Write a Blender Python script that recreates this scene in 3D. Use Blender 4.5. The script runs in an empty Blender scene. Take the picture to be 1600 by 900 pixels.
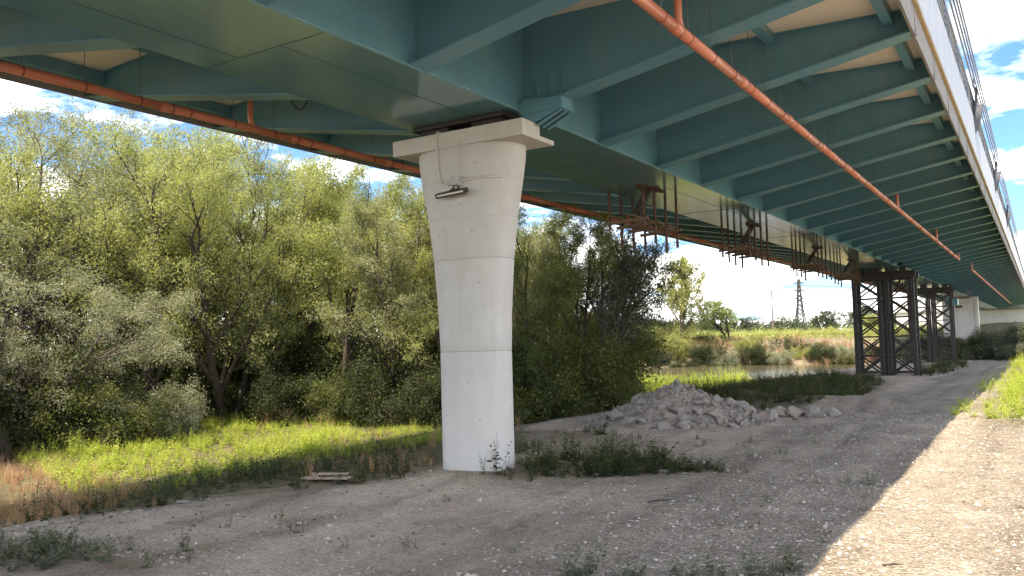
import bpy, math, random
import numpy as np
from mathutils import Vector, Matrix

random.seed(7)
RNG = np.random.default_rng(7)
S = bpy.context.scene
COL = S.collection
RAD = math.radians

# ------------------------------------------------------------------ camera
EYE = 1.65
YAW, PITCH, ROLL = 0.5638, 0.0621, -0.0266
fw = Vector((-math.sin(YAW)*math.cos(PITCH), math.cos(YAW)*math.cos(PITCH), math.sin(PITCH)))
rt = Vector((math.cos(YAW), math.sin(YAW), 0))
up = rt.cross(fw)
r2 = rt*math.cos(ROLL)+up*math.sin(ROLL)
u2 = -rt*math.sin(ROLL)+up*math.cos(ROLL)
cam_data = bpy.data.cameras.new('camera')
cam_data.sensor_width = 36.0
cam_data.lens = 1300/1600*36.0
cam_data.clip_start = 0.05
cam_data.clip_end = 6000
cam = bpy.data.objects.new('camera', cam_data)
COL.objects.link(cam)
M = Matrix((r2, u2, -fw)).transposed().to_4x4()
M.translation = Vector((0, 0, EYE))
cam.matrix_world = M
S.camera = cam

# ------------------------------------------------------------------ world, sun, exposure
SUN_EL = RAD(57)
SKY_SEED = 0.0
SUN_SIDE = 0.075            # metres of leftward drift of a shadow per metre of drop
light_dir = Vector((-SUN_SIDE, 1/math.tan(SUN_EL), -1)).normalized()
sun_data = bpy.data.lights.new('sun', 'SUN')
sun_data.energy = 2.5
sun_data.angle = RAD(0.55)
sun_data.color = (1.0, 0.87, 0.68)
sun = bpy.data.objects.new('sun', sun_data)
COL.objects.link(sun)
sun.rotation_euler = light_dir.to_track_quat('-Z', 'Y').to_euler()

W = bpy.data.worlds.new('World')
S.world = W
W.use_nodes = True
wn, wl = W.node_tree.nodes, W.node_tree.links
wn.clear()
w_out = wn.new('ShaderNodeOutputWorld')
w_bg = wn.new('ShaderNodeBackground')
w_bg.inputs['Strength'].default_value = 0.10
w_sky = wn.new('ShaderNodeTexSky')
w_sky.sky_type = 'NISHITA'
w_sky.sun_disc = False
w_sky.sun_elevation = SUN_EL
w_sky.sun_rotation = math.pi-math.atan2(SUN_SIDE, 1/math.tan(SUN_EL))
w_sky.air_density = 1.0
w_sky.dust_density = 0.6
w_sky.ozone_density = 2.0
tc = wn.new('ShaderNodeTexCoord')
sep = wn.new('ShaderNodeSeparateXYZ')
wl.new(tc.outputs['Generated'], sep.inputs[0])
zc = wn.new('ShaderNodeMath'); zc.operation = 'MAXIMUM'; zc.inputs[1].default_value = 0.0
wl.new(sep.outputs['Z'], zc.inputs[0])
za = wn.new('ShaderNodeMath'); za.operation = 'ADD'; za.inputs[1].default_value = 0.16
wl.new(zc.outputs[0], za.inputs[0])
dx = wn.new('ShaderNodeMath'); dx.operation = 'DIVIDE'
dy = wn.new('ShaderNodeMath'); dy.operation = 'DIVIDE'
wl.new(sep.outputs['X'], dx.inputs[0]); wl.new(za.outputs[0], dx.inputs[1])
wl.new(sep.outputs['Y'], dy.inputs[0]); wl.new(za.outputs[0], dy.inputs[1])
cmb = wn.new('ShaderNodeCombineXYZ')
cmb.inputs[2].default_value = SKY_SEED
wl.new(dx.outputs[0], cmb.inputs[0]); wl.new(dy.outputs[0], cmb.inputs[1])
n1 = wn.new('ShaderNodeTexNoise')
n1.inputs['Scale'].default_value = 1.55; n1.inputs['Detail'].default_value = 9; n1.inputs['Roughness'].default_value = 0.56
n1.inputs['Distortion'].default_value = 0.25
wl.new(cmb.outputs[0], n1.inputs['Vector'])
cr = wn.new('ShaderNodeValToRGB')
cr.color_ramp.elements[0].position = 0.49; cr.color_ramp.elements[0].color = (0, 0, 0, 1)
cr.color_ramp.elements[1].position = 0.61; cr.color_ramp.elements[1].color = (1, 1, 1, 1)
hz1 = wn.new('ShaderNodeMapRange')                     # cloud cover thickens towards the horizon
hz1.inputs['From Min'].default_value = 0.0; hz1.inputs['From Max'].default_value = 0.22
hz1.inputs['To Min'].default_value = 0.14; hz1.inputs['To Max'].default_value = 0.0
wl.new(zc.outputs[0], hz1.inputs['Value'])
cadd = wn.new('ShaderNodeMath'); cadd.operation = 'ADD'
wl.new(n1.outputs['Fac'], cadd.inputs[0]); wl.new(hz1.outputs[0], cadd.inputs[1])
wl.new(cadd.outputs[0], cr.inputs[0])
n2 = wn.new('ShaderNodeTexNoise')
n2.inputs['Scale'].default_value = 4.2; n2.inputs['Detail'].default_value = 6
wl.new(cmb.outputs[0], n2.inputs['Vector'])
cshade = wn.new('ShaderNodeMix'); cshade.data_type = 'RGBA'
cshade.inputs['A'].default_value = (6.4, 6.4, 6.6, 1)
cshade.inputs['B'].default_value = (13.5, 13.2, 12.6, 1)
wl.new(n2.outputs['Fac'], cshade.inputs['Factor'])
cm = wn.new('ShaderNodeMix'); cm.data_type = 'RGBA'
wl.new(cr.outputs['Color'], cm.inputs['Factor'])
deep = wn.new('ShaderNodeMix'); deep.data_type = 'RGBA'; deep.blend_type = 'MULTIPLY'
deep.inputs['Factor'].default_value = 1.0; deep.inputs['B'].default_value = (0.34, 0.46, 0.62, 1)
wl.new(w_sky.outputs['Color'], deep.inputs['A'])
wl.new(deep.outputs['Result'], cm.inputs['A'])
wl.new(cshade.outputs['Result'], cm.inputs['B'])
wl.new(cm.outputs['Result'], w_bg.inputs['Color'])
wl.new(w_bg.outputs[0], w_out.inputs['Surface'])

S.view_settings.view_transform = 'Standard'
S.view_settings.look = 'None'
S.view_settings.gamma = 1.0
S.view_settings.exposure = 2.22
S.view_settings.use_curve_mapping = False
S.render.engine = 'CYCLES'
S.cycles.max_bounces = 8
S.cycles.diffuse_bounces = 4
S.cycles.glossy_bounces = 3
S.cycles.transmission_bounces = 4
S.cycles.transparent_max_bounces = 6
S.cycles.caustics_reflective = False
S.cycles.caustics_refractive = False

# ------------------------------------------------------------------ materials
def new_mat(name):
    m = bpy.data.materials.new(name)
    m.use_nodes = True
    nt = m.node_tree
    nt.nodes.clear()
    out = nt.nodes.new('ShaderNodeOutputMaterial')
    return m, nt, out

def N(nt, typ, **kw):
    n = nt.nodes.new(typ)
    for k, v in kw.items():
        if k in n.inputs:
            n.inputs[k].default_value = v
        else:
            setattr(n, k, v)
    return n

def surface(name, c1, c2, scale=4.0, rough=0.7, bump=0.0, bump_scale=40.0, c3=None, detail=6, metallic=0.0, lo=0.35, hi=0.65, spec=0.5, streak=None, bump_dist=0.01, rough2=None):
    m, nt, out = new_mat(name)
    L = nt.links
    b = N(nt, 'ShaderNodeBsdfPrincipled', Roughness=rough, Metallic=metallic)
    b.inputs['Specular IOR Level'].default_value = spec
    co = N(nt, 'ShaderNodeTexCoord')
    vec = co.outputs['Object']
    if streak:
        mp = N(nt, 'ShaderNodeMapping'); mp.inputs['Scale'].default_value = streak
        L.new(vec, mp.inputs['Vector']); vec = mp.outputs[0]
    n = N(nt, 'ShaderNodeTexNoise', Scale=scale, Detail=detail, Roughness=0.6)
    L.new(vec, n.inputs['Vector'])
    r = N(nt, 'ShaderNodeValToRGB')
    e = r.color_ramp.elements
    e[0].position, e[0].color = lo, (*c1, 1)
    e[1].position, e[1].color = hi, (*c2, 1)
    if c3:
        x = e.new(min(hi+0.12, 0.98)); x.color = (*c3, 1)
    L.new(n.outputs['Fac'], r.inputs[0])
    L.new(r.outputs[0], b.inputs['Base Color'])
    if rough2 is not None:
        mr = N(nt, 'ShaderNodeMapRange'); mr.inputs['To Min'].default_value = rough; mr.inputs['To Max'].default_value = rough2
        L.new(n.outputs['Fac'], mr.inputs['Value']); L.new(mr.outputs[0], b.inputs['Roughness'])
    if bump:
        nb = N(nt, 'ShaderNodeTexNoise', Scale=bump_scale, Detail=5, Roughness=0.6)
        L.new(co.outputs['Object'], nb.inputs['Vector'])
        bp = N(nt, 'ShaderNodeBump', Strength=bump, Distance=bump_dist)
        L.new(nb.outputs['Fac'], bp.inputs['Height'])
        L.new(bp.outputs[0], b.inputs['Normal'])
    L.new(b.outputs[0], out.inputs[0])
    return m

def weather(m, streak, scale, tint, amount, lo, hi):
    """adds stains to a material: streaked patches mixed towards tint"""
    nt = m.node_tree; L = nt.links
    b = [n for n in nt.nodes if n.type == 'BSDF_PRINCIPLED'][0]
    src = b.inputs['Base Color'].links[0].from_socket
    co = N(nt, 'ShaderNodeTexCoord'); mp = N(nt, 'ShaderNodeMapping'); mp.inputs['Scale'].default_value = streak
    L.new(co.outputs['Object'], mp.inputs[0])
    n = N(nt, 'ShaderNodeTexNoise', Scale=scale, Detail=7, Roughness=0.65); L.new(mp.outputs[0], n.inputs['Vector'])
    mr = N(nt, 'ShaderNodeMapRange'); mr.inputs['From Min'].default_value = lo; mr.inputs['From Max'].default_value = hi; mr.inputs['To Max'].default_value = amount
    L.new(n.outputs['Fac'], mr.inputs['Value'])
    x = N(nt, 'ShaderNodeMix', data_type='RGBA'); x.inputs['B'].default_value = (*tint, 1)
    L.new(mr.outputs[0], x.inputs['Factor']); L.new(src, x.inputs['A']); L.new(x.outputs['Result'], b.inputs['Base Color'])

def leaf_mat(name, dark, light, tip=None, trans=0.45, gloss=0.06, hue_obj=0.12):
    """leaf colour from a per-leaf random value, light shining through"""
    m, nt, out = new_mat(name)
    L = nt.links
    at = N(nt, 'ShaderNodeAttribute', attribute_name='rnd')
    oi = N(nt, 'ShaderNodeObjectInfo')
    mu = N(nt, 'ShaderNodeMath', operation='MULTIPLY_ADD'); mu.inputs[1].default_value = hue_obj; 
    L.new(oi.outputs['Random'], mu.inputs[0]); L.new(at.outputs['Fac'], mu.inputs[2])
    r = N(nt, 'ShaderNodeValToRGB')
    e = r.color_ramp.elements
    e[0].position, e[0].color = 0.0, (*dark, 1)
    e[1].position, e[1].color = 0.8, (*light, 1)
    if tip:
        x = e.new(0.97); x.color = (*tip, 1)
    L.new(mu.outputs[0], r.inputs[0])
    d = N(nt, 'ShaderNodeBsdfDiffuse', Roughness=0.5)
    t = N(nt, 'ShaderNodeBsdfTranslucent')
    hs = N(nt, 'ShaderNodeMix', data_type='RGBA', blend_type='MULTIPLY')
    hs.inputs['Factor'].default_value = 1.0
    hs.inputs['B'].default_value = (1.35, 1.25, 0.55, 1)
    L.new(r.outputs[0], hs.inputs['A'])
    L.new(r.outputs[0], d.inputs[0]); L.new(hs.outputs['Result'], t.inputs[0])
    mx = N(nt, 'ShaderNodeMixShader'); mx.inputs[0].default_value = trans
    L.new(d.outputs[0], mx.inputs[1]); L.new(t.outputs[0], mx.inputs[2])
    g = N(nt, 'ShaderNodeBsdfGlossy', Roughness=0.6)
    g.inputs[0].default_value = (0.9, 0.95, 0.9, 1)
    m2 = N(nt, 'ShaderNodeMixShader'); m2.inputs[0].default_value = gloss
    L.new(mx.outputs[0], m2.inputs[1]); L.new(g.outputs[0], m2.inputs[2])
    L.new(m2.outputs[0], out.inputs[0])
    return m

MAT = {}
MAT['teal'] = surface('teal paint', (0.102, 0.250, 0.318), (0.130, 0.285, 0.355), scale=1.3, rough=0.30, bump=0.06, bump_scale=2.2, rough2=0.42, bump_dist=0.02)
MAT['teal_gloss'] = surface('glossy teal paint', (0.108, 0.235, 0.265), (0.138, 0.268, 0.295), scale=0.9, rough=0.07, bump=0.10, bump_scale=1.6, rough2=0.16, spec=0.75, bump_dist=0.015, streak=(1, .35, 1))
MAT['weld'] = surface('weld seam', (0.03, 0.085, 0.085), (0.05, 0.12, 0.12), scale=30, rough=0.45, bump=0.4, bump_scale=90)
MAT['cream'] = surface('cream soffit', (0.74, 0.66, 0.54), (0.80, 0.73, 0.61), scale=1.4, rough=0.8, bump=0.1, bump_scale=18, streak=(1, .25, 1))
MAT['concrete_white'] = surface('white painted concrete', (0.50, 0.475, 0.43), (0.58, 0.56, 0.52), scale=1.6, rough=0.75, bump=0.22, bump_scale=22, streak=(1, 1, .3), lo=.3, hi=.6, bump_dist=0.006)
MAT['concrete_grey'] = surface('grey concrete', (0.21, 0.195, 0.175), (0.31, 0.29, 0.26), scale=5, rough=0.85, bump=0.25, bump_scale=35)
MAT['timber'] = surface('tan timber', (0.42, 0.30, 0.16), (0.55, 0.42, 0.25), scale=3, rough=0.8, bump=0.2, bump_scale=40, streak=(8, .6, 8))
MAT['panel_white'] = surface('white panel', (0.30, 0.315, 0.325), (0.37, 0.385, 0.395), scale=1.2, rough=0.45, streak=(1, 1, .2))
MAT['galv'] = surface('galvanised steel', (0.13, 0.14, 0.155), (0.21, 0.22, 0.235), scale=12, rough=0.5, metallic=0.4)
MAT['net'] = surface('dark grey net', (0.06, 0.065, 0.075), (0.12, 0.125, 0.14), scale=60, rough=0.9)
MAT['orange'] = surface('orange pipe', (0.58, 0.19, 0.105), (0.66, 0.235, 0.14), scale=2.0, rough=0.33, bump=0.03, bump_scale=30, streak=(1, .4, 1))
MAT['orange_dark'] = surface('pipe ring', (0.22, 0.05, 0.03), (0.30, 0.075, 0.04), scale=8, rough=0.5)
MAT['rust'] = surface('rusty steel', (0.05, 0.028, 0.02), (0.12, 0.065, 0.042), scale=9, rough=0.8, bump=0.3, bump_scale=60, c3=(0.17, 0.09, 0.055))
MAT['rust_wood'] = surface('weathered scaffold timber', (0.11, 0.065, 0.04), (0.21, 0.13, 0.08), scale=6, rough=0.85, bump=0.3, bump_scale=50, streak=(6, .8, 6))
MAT['dark_steel'] = surface('dark painted steel', (0.022, 0.019, 0.018), (0.045, 0.036, 0.033), scale=5, rough=0.6, bump=0.2, bump_scale=40)
MAT['black'] = surface('black housing', (0.02, 0.018, 0.017), (0.05, 0.035, 0.03), scale=20, rough=0.5)
MAT['diffuser'] = surface('lamp diffuser', (0.60, 0.57, 0.52), (0.66, 0.63, 0.58), scale=3, rough=0.35)
MAT['box_grey'] = surface('grey plastic', (0.36, 0.37, 0.35), (0.46, 0.47, 0.44), scale=10, rough=0.5)
MAT['conduit'] = surface('painted conduit', (0.58, 0.54, 0.48), (0.66, 0.62, 0.56), scale=10, rough=0.6)
MAT['stain'] = surface('joint line', (0.22, 0.20, 0.17), (0.40, 0.37, 0.33), scale=14, rough=0.9)
MAT['faint_line'] = surface('faint formwork line', (0.40, 0.375, 0.335), (0.50, 0.475, 0.435), scale=9, rough=0.85)
MAT['bark'] = surface('willow bark', (0.040, 0.030, 0.023), (0.085, 0.066, 0.050), scale=6, rough=0.95, bump=0.6, bump_scale=18, streak=(5, 5, 1), bump_dist=0.02)
MAT['bark_dark'] = surface('dark bark', (0.022, 0.017, 0.014), (0.05, 0.04, 0.032), scale=6, rough=0.95, bump=0.6, bump_scale=18, streak=(5, 5, 1))  # bark colour darkened for the tree standing in the bridge shade
MAT['stone'] = surface('limestone rubble', (0.21, 0.187, 0.158), (0.38, 0.345, 0.300), scale=7, rough=0.95, bump=0.5, bump_scale=26, bump_dist=0.02)
MAT['stone_pink'] = surface('pinkish rubble', (0.23, 0.18, 0.145), (0.36, 0.295, 0.245), scale=7, rough=0.95, bump=0.5, bump_scale=26, bump_dist=0.02)
MAT['pebbles'] = surface('pale pebbles', (0.33, 0.285, 0.225), (0.56, 0.50, 0.42), scale=9, rough=0.95)
MAT['rubble_dirt'] = surface('rubble dirt', (0.26, 0.215, 0.18), (0.40, 0.35, 0.30), scale=9, rough=1.0, bump=0.9, bump_scale=24, bump_dist=0.04)
MAT['board'] = surface('split pale board', (0.36, 0.27, 0.19), (0.52, 0.42, 0.31), scale=7, rough=0.9, streak=(8, 1, 8))
MAT['wood_pole'] = surface('utility pole wood', (0.10, 0.08, 0.065), (0.17, 0.14, 0.12), scale=8, rough=0.9)
MAT['leaf_willow'] = leaf_mat('willow leaves', (0.145, 0.180, 0.070), (0.40, 0.44, 0.185), tip=(0.53, 0.52, 0.19), trans=0.5, gloss=0.025)
MAT['leaf_fresh'] = leaf_mat('fresh green willow leaves', (0.10, 0.135, 0.048), (0.27, 0.325, 0.125), tip=(0.40, 0.42, 0.16), trans=0.5, gloss=0.025)
MAT['leaf_pale'] = leaf_mat('pale grey-green willow leaves', (0.12, 0.14, 0.075), (0.31, 0.335, 0.19), tip=(0.44, 0.44, 0.27), trans=0.45, gloss=0.03)
MAT['leaf_grey'] = leaf_mat('grey willow leaves', (0.12, 0.14, 0.085), (0.30, 0.32, 0.21), tip=(0.46, 0.47, 0.36), trans=0.40, gloss=0.04)
MAT['leaf_dark'] = leaf_mat('dark leaves', (0.030, 0.036, 0.020), (0.075, 0.080, 0.045), trans=0.25)  # near-black: puts the bridge shade into the drooping tree's leaf colour
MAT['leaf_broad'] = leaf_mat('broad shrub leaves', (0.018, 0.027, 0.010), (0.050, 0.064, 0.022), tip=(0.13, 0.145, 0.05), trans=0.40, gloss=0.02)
MAT['leaf_mid'] = leaf_mat('mid green shrub leaves', (0.055, 0.075, 0.022), (0.15, 0.18, 0.055), tip=(0.27, 0.28, 0.09), trans=0.45, gloss=0.02)
MAT['leaf_yellow'] = leaf_mat('yellow green leaves', (0.13, 0.155, 0.035), (0.33, 0.35, 0.09), tip=(0.45, 0.40, 0.09), trans=0.45)
MAT['herb'] = leaf_mat('weed leaves', (0.030, 0.040, 0.018), (0.078, 0.095, 0.040), tip=(0.20, 0.22, 0.07), trans=0.45, gloss=0.02)  # darkened for weeds in the bridge shade; also on the far bank
MAT['herb_lush_sunlit'] = leaf_mat('lush sunlit weed leaves', (0.22, 0.285, 0.045), (0.44, 0.52, 0.095), tip=(0.56, 0.58, 0.19), trans=0.5, gloss=0.02)  # brighter leaf copy for sunlit ground, sunlight put into the colour
MAT['herb_dusty'] = leaf_mat('dusty weed leaves', (0.060, 0.075, 0.040), (0.135, 0.150, 0.085), trans=0.35)
MAT['dry'] = leaf_mat('dry grass', (0.32, 0.185, 0.120), (0.52, 0.34, 0.22), tip=(0.62, 0.48, 0.30), trans=0.35, gloss=0.03)
MAT['far_leaf'] = leaf_mat('far woodland leaves', (0.030, 0.046, 0.020), (0.075, 0.098, 0.040), trans=0.3)
MAT['crop'] = leaf_mat('crop leaves', (0.18, 0.215, 0.052), (0.36, 0.385, 0.11), tip=(0.46, 0.42, 0.17), trans=0.4)

weather(MAT['teal'], (5, 5, .35), 1.0, (0.20, 0.29, 0.31), .45, .50, .72)
weather(MAT['teal'], (1, 1, 1), 2.6, (0.055, 0.14, 0.17), .5, .55, .75)
weather(MAT['teal_gloss'], (1.2, .25, 1), 1.6, (0.17, 0.25, 0.25), .5, .48, .70)
weather(MAT['concrete_white'], (7, 7, .22), 1.0, (0.38, 0.345, 0.29), .35, .54, .76)
weather(MAT['concrete_white'], (1, 1, 1), 3.0, (0.62, 0.60, 0.56), .6, .50, .68)
weather(MAT['concrete_white'], (1, 1, 1), 28.0, (0.30, 0.27, 0.23), .6, .71, .77)
weather(MAT['orange'], (1, .5, 1), 3.0, (0.45, 0.22, 0.15), .5, .52, .72)

# ------------------------------------------------------------------ helpers
def tag(o, label=None, cat=None, group=None, kind=None):
    if label: o['label'] = label
    if cat: o['category'] = cat
    if group: o['group'] = group
    if kind: o['kind'] = kind
    return o

def link(name, data, parent=None):
    o = bpy.data.objects.new(name, data)
    COL.objects.link(o)
    if parent is not None:
        o.parent = parent
    return o

def empty(name, loc=(0, 0, 0), label=None, cat=None, group=None, rz=0.0):
    o = link(name, None)
    o.empty_display_size = 0.2
    o.location = loc
    o.rotation_euler = (0, 0, rz)
    return tag(o, label, cat, group)

class MB:
    def __init__(s): s.v, s.f = [], []
    def add(s, vs, fs):
        b = len(s.v); s.v += [tuple(v) for v in vs]; s.f += [tuple(i+b for i in f) for f in fs]; return s
    def box(s, x0, x1, y0, y1, z0, z1):
        return s.add([(x0, y0, z0), (x1, y0, z0), (x1, y1, z0), (x0, y1, z0), (x0, y0, z1), (x1, y0, z1), (x1, y1, z1), (x0, y1, z1)],
                     [(0, 3, 2, 1), (4, 5, 6, 7), (0, 1, 5, 4), (1, 2, 6, 5), (2, 3, 7, 6), (3, 0, 4, 7)])
    def bar(s, a, b, w, h, upv=(0, 0, 1)):
        a, b = Vector(a), Vector(b); d = (b-a).normalized(); u = Vector(upv)
        if abs(d.dot(u)) > 0.98: u = Vector((1, 0, 0))
        r = d.cross(u).normalized()*w/2; u = r.cross(d).normalized()*h/2
        vs = [a-r-u, a+r-u, a+r+u, a-r+u, b-r-u, b+r-u, b+r+u, b-r+u]
        return s.add(vs, [(0, 1, 2, 3), (7, 6, 5, 4), (0, 4, 5, 1), (1, 5, 6, 2), (2, 6, 7, 3), (3, 7, 4, 0)])
    def prism(s, poly, axis, t0, t1):
        """polygon in the plane across `axis`, extruded from t0 to t1"""
        def p(q, t):
            return {'x': (t, q[0], q[1]), 'y': (q[0], t, q[1]), 'z': (q[0], q[1], t)}[axis]
        n = len(poly)
        vs = [p(q, t0) for q in poly]+[p(q, t1) for q in poly]
        fs = [tuple(range(n)), tuple(range(2*n-1, n-1, -1))]+[(i, i+n, (i+1) % n+n, (i+1) % n) for i in range(n)]
        return s.add(vs, fs)
    def tube(s, pts, rad, n=10, caps=True):
        pts = [Vector(p) for p in pts]
        rads = rad if hasattr(rad, '__len__') else [rad]*len(pts)
        vs, fs = [], []
        u = None
        for i, p in enumerate(pts):
            d = (pts[min(i+1, len(pts)-1)]-pts[max(i-1, 0)]).normalized()
            if u is None:
                u = d.orthogonal().normalized()
            u = (u-d*u.dot(d)).normalized(); w = d.cross(u)
            for k in range(n):
                a = 2*math.pi*k/n
                vs.append(p+(u*math.cos(a)+w*math.sin(a))*rads[i])
        for i in range(len(pts)-1):
            for k in range(n):
                fs.append((i*n+k, i*n+(k+1) % n, (i+1)*n+(k+1) % n, (i+1)*n+k))
        if caps:
            fs.append(tuple(range(n-1, -1, -1))); fs.append(tuple(range((len(pts)-1)*n, len(pts)*n)))
        return s.add(vs, fs)
    def mesh(s, name, mat, smooth=False):
        me = bpy.data.meshes.new(name)
        me.from_pydata(s.v, [], s.f)
        me.materials.append(MAT[mat] if isinstance(mat, str) else mat)
        if smooth:
            me.polygons.foreach_set('use_smooth', [True]*len(me.polygons))
        me.update()
        return me
    def build(s, name, mat, parent=None, smooth=False):
        return link(name, s.mesh(name, mat, smooth), parent)

def quads_mesh(name, V, mat, rnd=None, nper=4):
    """V: (n*nper, 3) vertices, each run of nper makes one face"""
    n = len(V)//nper
    me = bpy.data.meshes.new(name)
    me.vertices.add(len(V)); me.vertices.foreach_set('co', np.asarray(V, np.float32).ravel())
    me.loops.add(len(V)); me.loops.foreach_set('vertex_index', np.arange(len(V), dtype=np.int32))
    me.polygons.add(n); me.polygons.foreach_set('loop_start', np.arange(0, len(V), nper, dtype=np.int32))
    if rnd is not None:
        a = me.attributes.new('rnd', 'FLOAT', 'POINT')
        a.data.foreach_set('value', np.repeat(np.asarray(rnd, np.float32), nper))
    me.materials.append(MAT[mat])
    me.update(calc_edges=True)
    return me

def _hash(ix, iy, seed):
    h = (ix.astype(np.int64)*374761393+iy.astype(np.int64)*668265263+seed*974634777) & 0xFFFFFFFF
    h = ((h ^ (h >> 13))*1274126177) & 0xFFFFFFFF
    return ((h ^ (h >> 16)) & 0xFFFF)/65535.0
def vnoise(x, y, seed=0):
    x = np.asarray(x, float); y = np.asarray(y, float)
    ix, iy = np.floor(x), np.floor(y); fx, fy = x-ix, y-iy
    fx = fx*fx*(3-2*fx); fy = fy*fy*(3-2*fy)
    a, b = _hash(ix, iy, seed), _hash(ix+1, iy, seed); c, d = _hash(ix, iy+1, seed), _hash(ix+1, iy+1, seed)
    return (a*(1-fx)+b*fx)*(1-fy)+(c*(1-fx)+d*fx)*fy-0.5
def fbm(x, y, seed=0, oct=4):
    s, a = 0, 1.0
    for i in range(oct):
        s = s+a*vnoise(x*2**i, y*2**i, seed+i); a *= 0.5
    return s
def sst(a, b, x):
    t = np.clip((np.asarray(x, float)-a)/(b-a), 0, 1); return t*t*(3-2*t)

# ------------------------------------------------------------------ terrain
RIV = [(-95.0, 4.0), (-52.0, 35.0), (-31.0, 50.5), (-18.5, 59.5)]
RDIR = np.array([12.5, 9.0])/math.hypot(12.5, 9.0)
def river_dist(x, y):
    best = np.full(np.shape(x), 1e9)
    for (ax, ay), (bx, by) in zip(RIV[:-1], RIV[1:]):
        ux, uy = bx-ax, by-ay; L2 = ux*ux+uy*uy
        t = np.clip(((x-ax)*ux+(y-ay)*uy)/L2, 0, 1)
        best = np.minimum(best, np.hypot(x-ax-t*ux, y-ay-t*uy))
    return best
def H(x, y):
    x = np.asarray(x, float); y = np.asarray(y, float)
    s = (x+18.5)*(-RDIR[1])+(y-59.5)*RDIR[0]                 # signed distance beyond the river's line
    near = -0.40*sst(14, 42, y)-0.12*sst(42, 62, y)-0.32*sst(-7.6, -11.0, x)*(1-sst(20, 34, y))
    near = near+0.10*np.exp(-((x+5.96)**2+(y-8.5)**2)/1.6)
    near = near-0.42*sst(-8.5, -12, x)*sst(20, 32, y)
    near = near+0.05*fbm(x*0.35, y*0.35, 3)+0.045*fbm(x*1.3, y*1.3, 9, 3)
    near = near+0.10*sst(-2.0, 0.5, x)*sst(15, 19, y)
    for xr_, dp in ((-2.55, .018), (-1.0, .014), (-3.9, .012)):
        cx_ = xr_+.16*np.sin(y*.07+xr_)
        near = near-dp*np.exp(-((x-cx_)/.16)**2)*sst(2, 6, y)+dp*.6*np.exp(-((np.abs(x-cx_)-.34)/.13)**2)
    # shallow scrape across the track
    near = near-0.17*np.exp(-((y-19.0-0.25*(x+2.5))/0.40)**2)*sst(-4.4, -3.6, x)*(1-sst(-1.9, -1.2, x))
    near = near+0.24*np.exp(-((y-20.6-0.3*(x+3))/0.7)**2)*sst(-6.2, -4.8, x)*(1-sst(-3.3, -2.5, x))
    far = 1.15+0.25*fbm(x*0.06, y*0.06, 21)+0.9*sst(-9, -3, x)*sst(70, 80, y)*(1-sst(100, 140, y))
    land = near*(1-sst(6, 17, s+1.2*fbm(x*0.2, y*0.2, 5)))+far*sst(6, 17, s+1.2*fbm(x*0.2, y*0.2, 5))
    d = river_dist(x, y)+1.2*fbm(x*0.25, y*0.25, 12)
    t = sst(7.5, 12.0, d)
    z = -2.2*(1-t)+land*t
    z = z+6*sst(500, 2500, np.hypot(x, y))*fbm(x*0.002, y*0.002, 31)
    return z
def Hs(x, y): return float(H(np.array([x]), np.array([y]))[0])

def axis(fine0, fine1, step, lo, hi, g=1.13):
    a = list(np.arange(fine0, fine1+1e-6, step))
    s, v = step, a[-1]
    while v < hi: s = min(s*g, 160); v += s; a.append(v)
    s, v, b = step, a[0], []
    while v > lo: s = min(s*g, 160); v -= s; b.append(v)
    return np.array(b[::-1]+a)
gx = axis(-12.0, 2.0, 0.07, -2200, 2200, 1.08); gy = axis(3.0, 20.0, 0.09, -800, 3500, 1.07)
GX, GY = np.meshgrid(gx, gy)
GZ = H(GX, GY)
lumps = (0.020*fbm(GX*3.1, GY*3.1, 41, 3)+0.010*fbm(GX*9.0, GY*9.0, 51, 2))*(1-sst(24, 40, GY))
GZ = GZ+lumps
nx, ny = len(gx), len(gy)
gm = bpy.data.meshes.new('ground')
co = np.stack([GX, GY, GZ], -1).reshape(-1, 3)
gm.vertices.add(nx*ny); gm.vertices.foreach_set('co', co.astype(np.float32).ravel())
ii = (np.arange(ny-1)[:, None]*nx+np.arange(nx-1)[None]).ravel()
q = np.stack([ii, ii+1, ii+nx+1, ii+nx], 1).astype(np.int32)
gm.loops.add(q.size); gm.loops.foreach_set('vertex_index', q.ravel())
gm.polygons.add(len(q)); gm.polygons.foreach_set('loop_start', np.arange(0, q.size, 4, dtype=np.int32))
gm.polygons.foreach_set('use_smooth', np.ones(len(q), bool))

def inpoly(px, py, poly):
    c = np.zeros(np.shape(px), bool)
    for (x0, y0), (x1, y1) in zip(poly, poly[1:]+poly[:1]):
        hit = ((y0 > py) != (y1 > py)) & (px < (x1-x0)*(py-y0)/(y1-y0+1e-12)+x0)
        c ^= hit
    return c
MEADOW = [(-11.5, 3.2), (-8.9, 4.6), (-8.1, 5.6), (-7.4, 6.6), (-6.8, 7.5), (-6.45, 8.2), (-6.4, 9.4), (-7.2, 11), (-8.6, 13.3), (-9.6, 15.5), (-14, 17.0), (-18.5, 15), (-22, 11), (-20, 8), (-16, 5), (-13.5, 3.6)]
PIER_WEEDS = [(-6.0, 8.15), (-5.2, 7.95), (-4.7, 8.3), (-3.8, 9.3), (-3.3, 10.0), (-4.0, 10.5), (-5.0, 10.4), (-5.6, 9.6)]
BACK_WEEDS = [(-6.4, 9.4), (-5.3, 11.1), (-5.2, 12.4), (-6.8, 13.2), (-9.2, 13.6), (-8.2, 11)]
CORNER_WEEDS = [(-7.5, 3.2), (-6.2, 3.45), (-5.5, 3.95), (-5.7, 4.35), (-6.6, 4.15), (-8.0, 3.9)]
FRONT_WEEDS = [(-2.95, 4.9), (-2.2, 5.2), (-1.45, 5.75), (-1.6, 6.05), (-2.4, 5.75), (-3.1, 5.3)]
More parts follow.
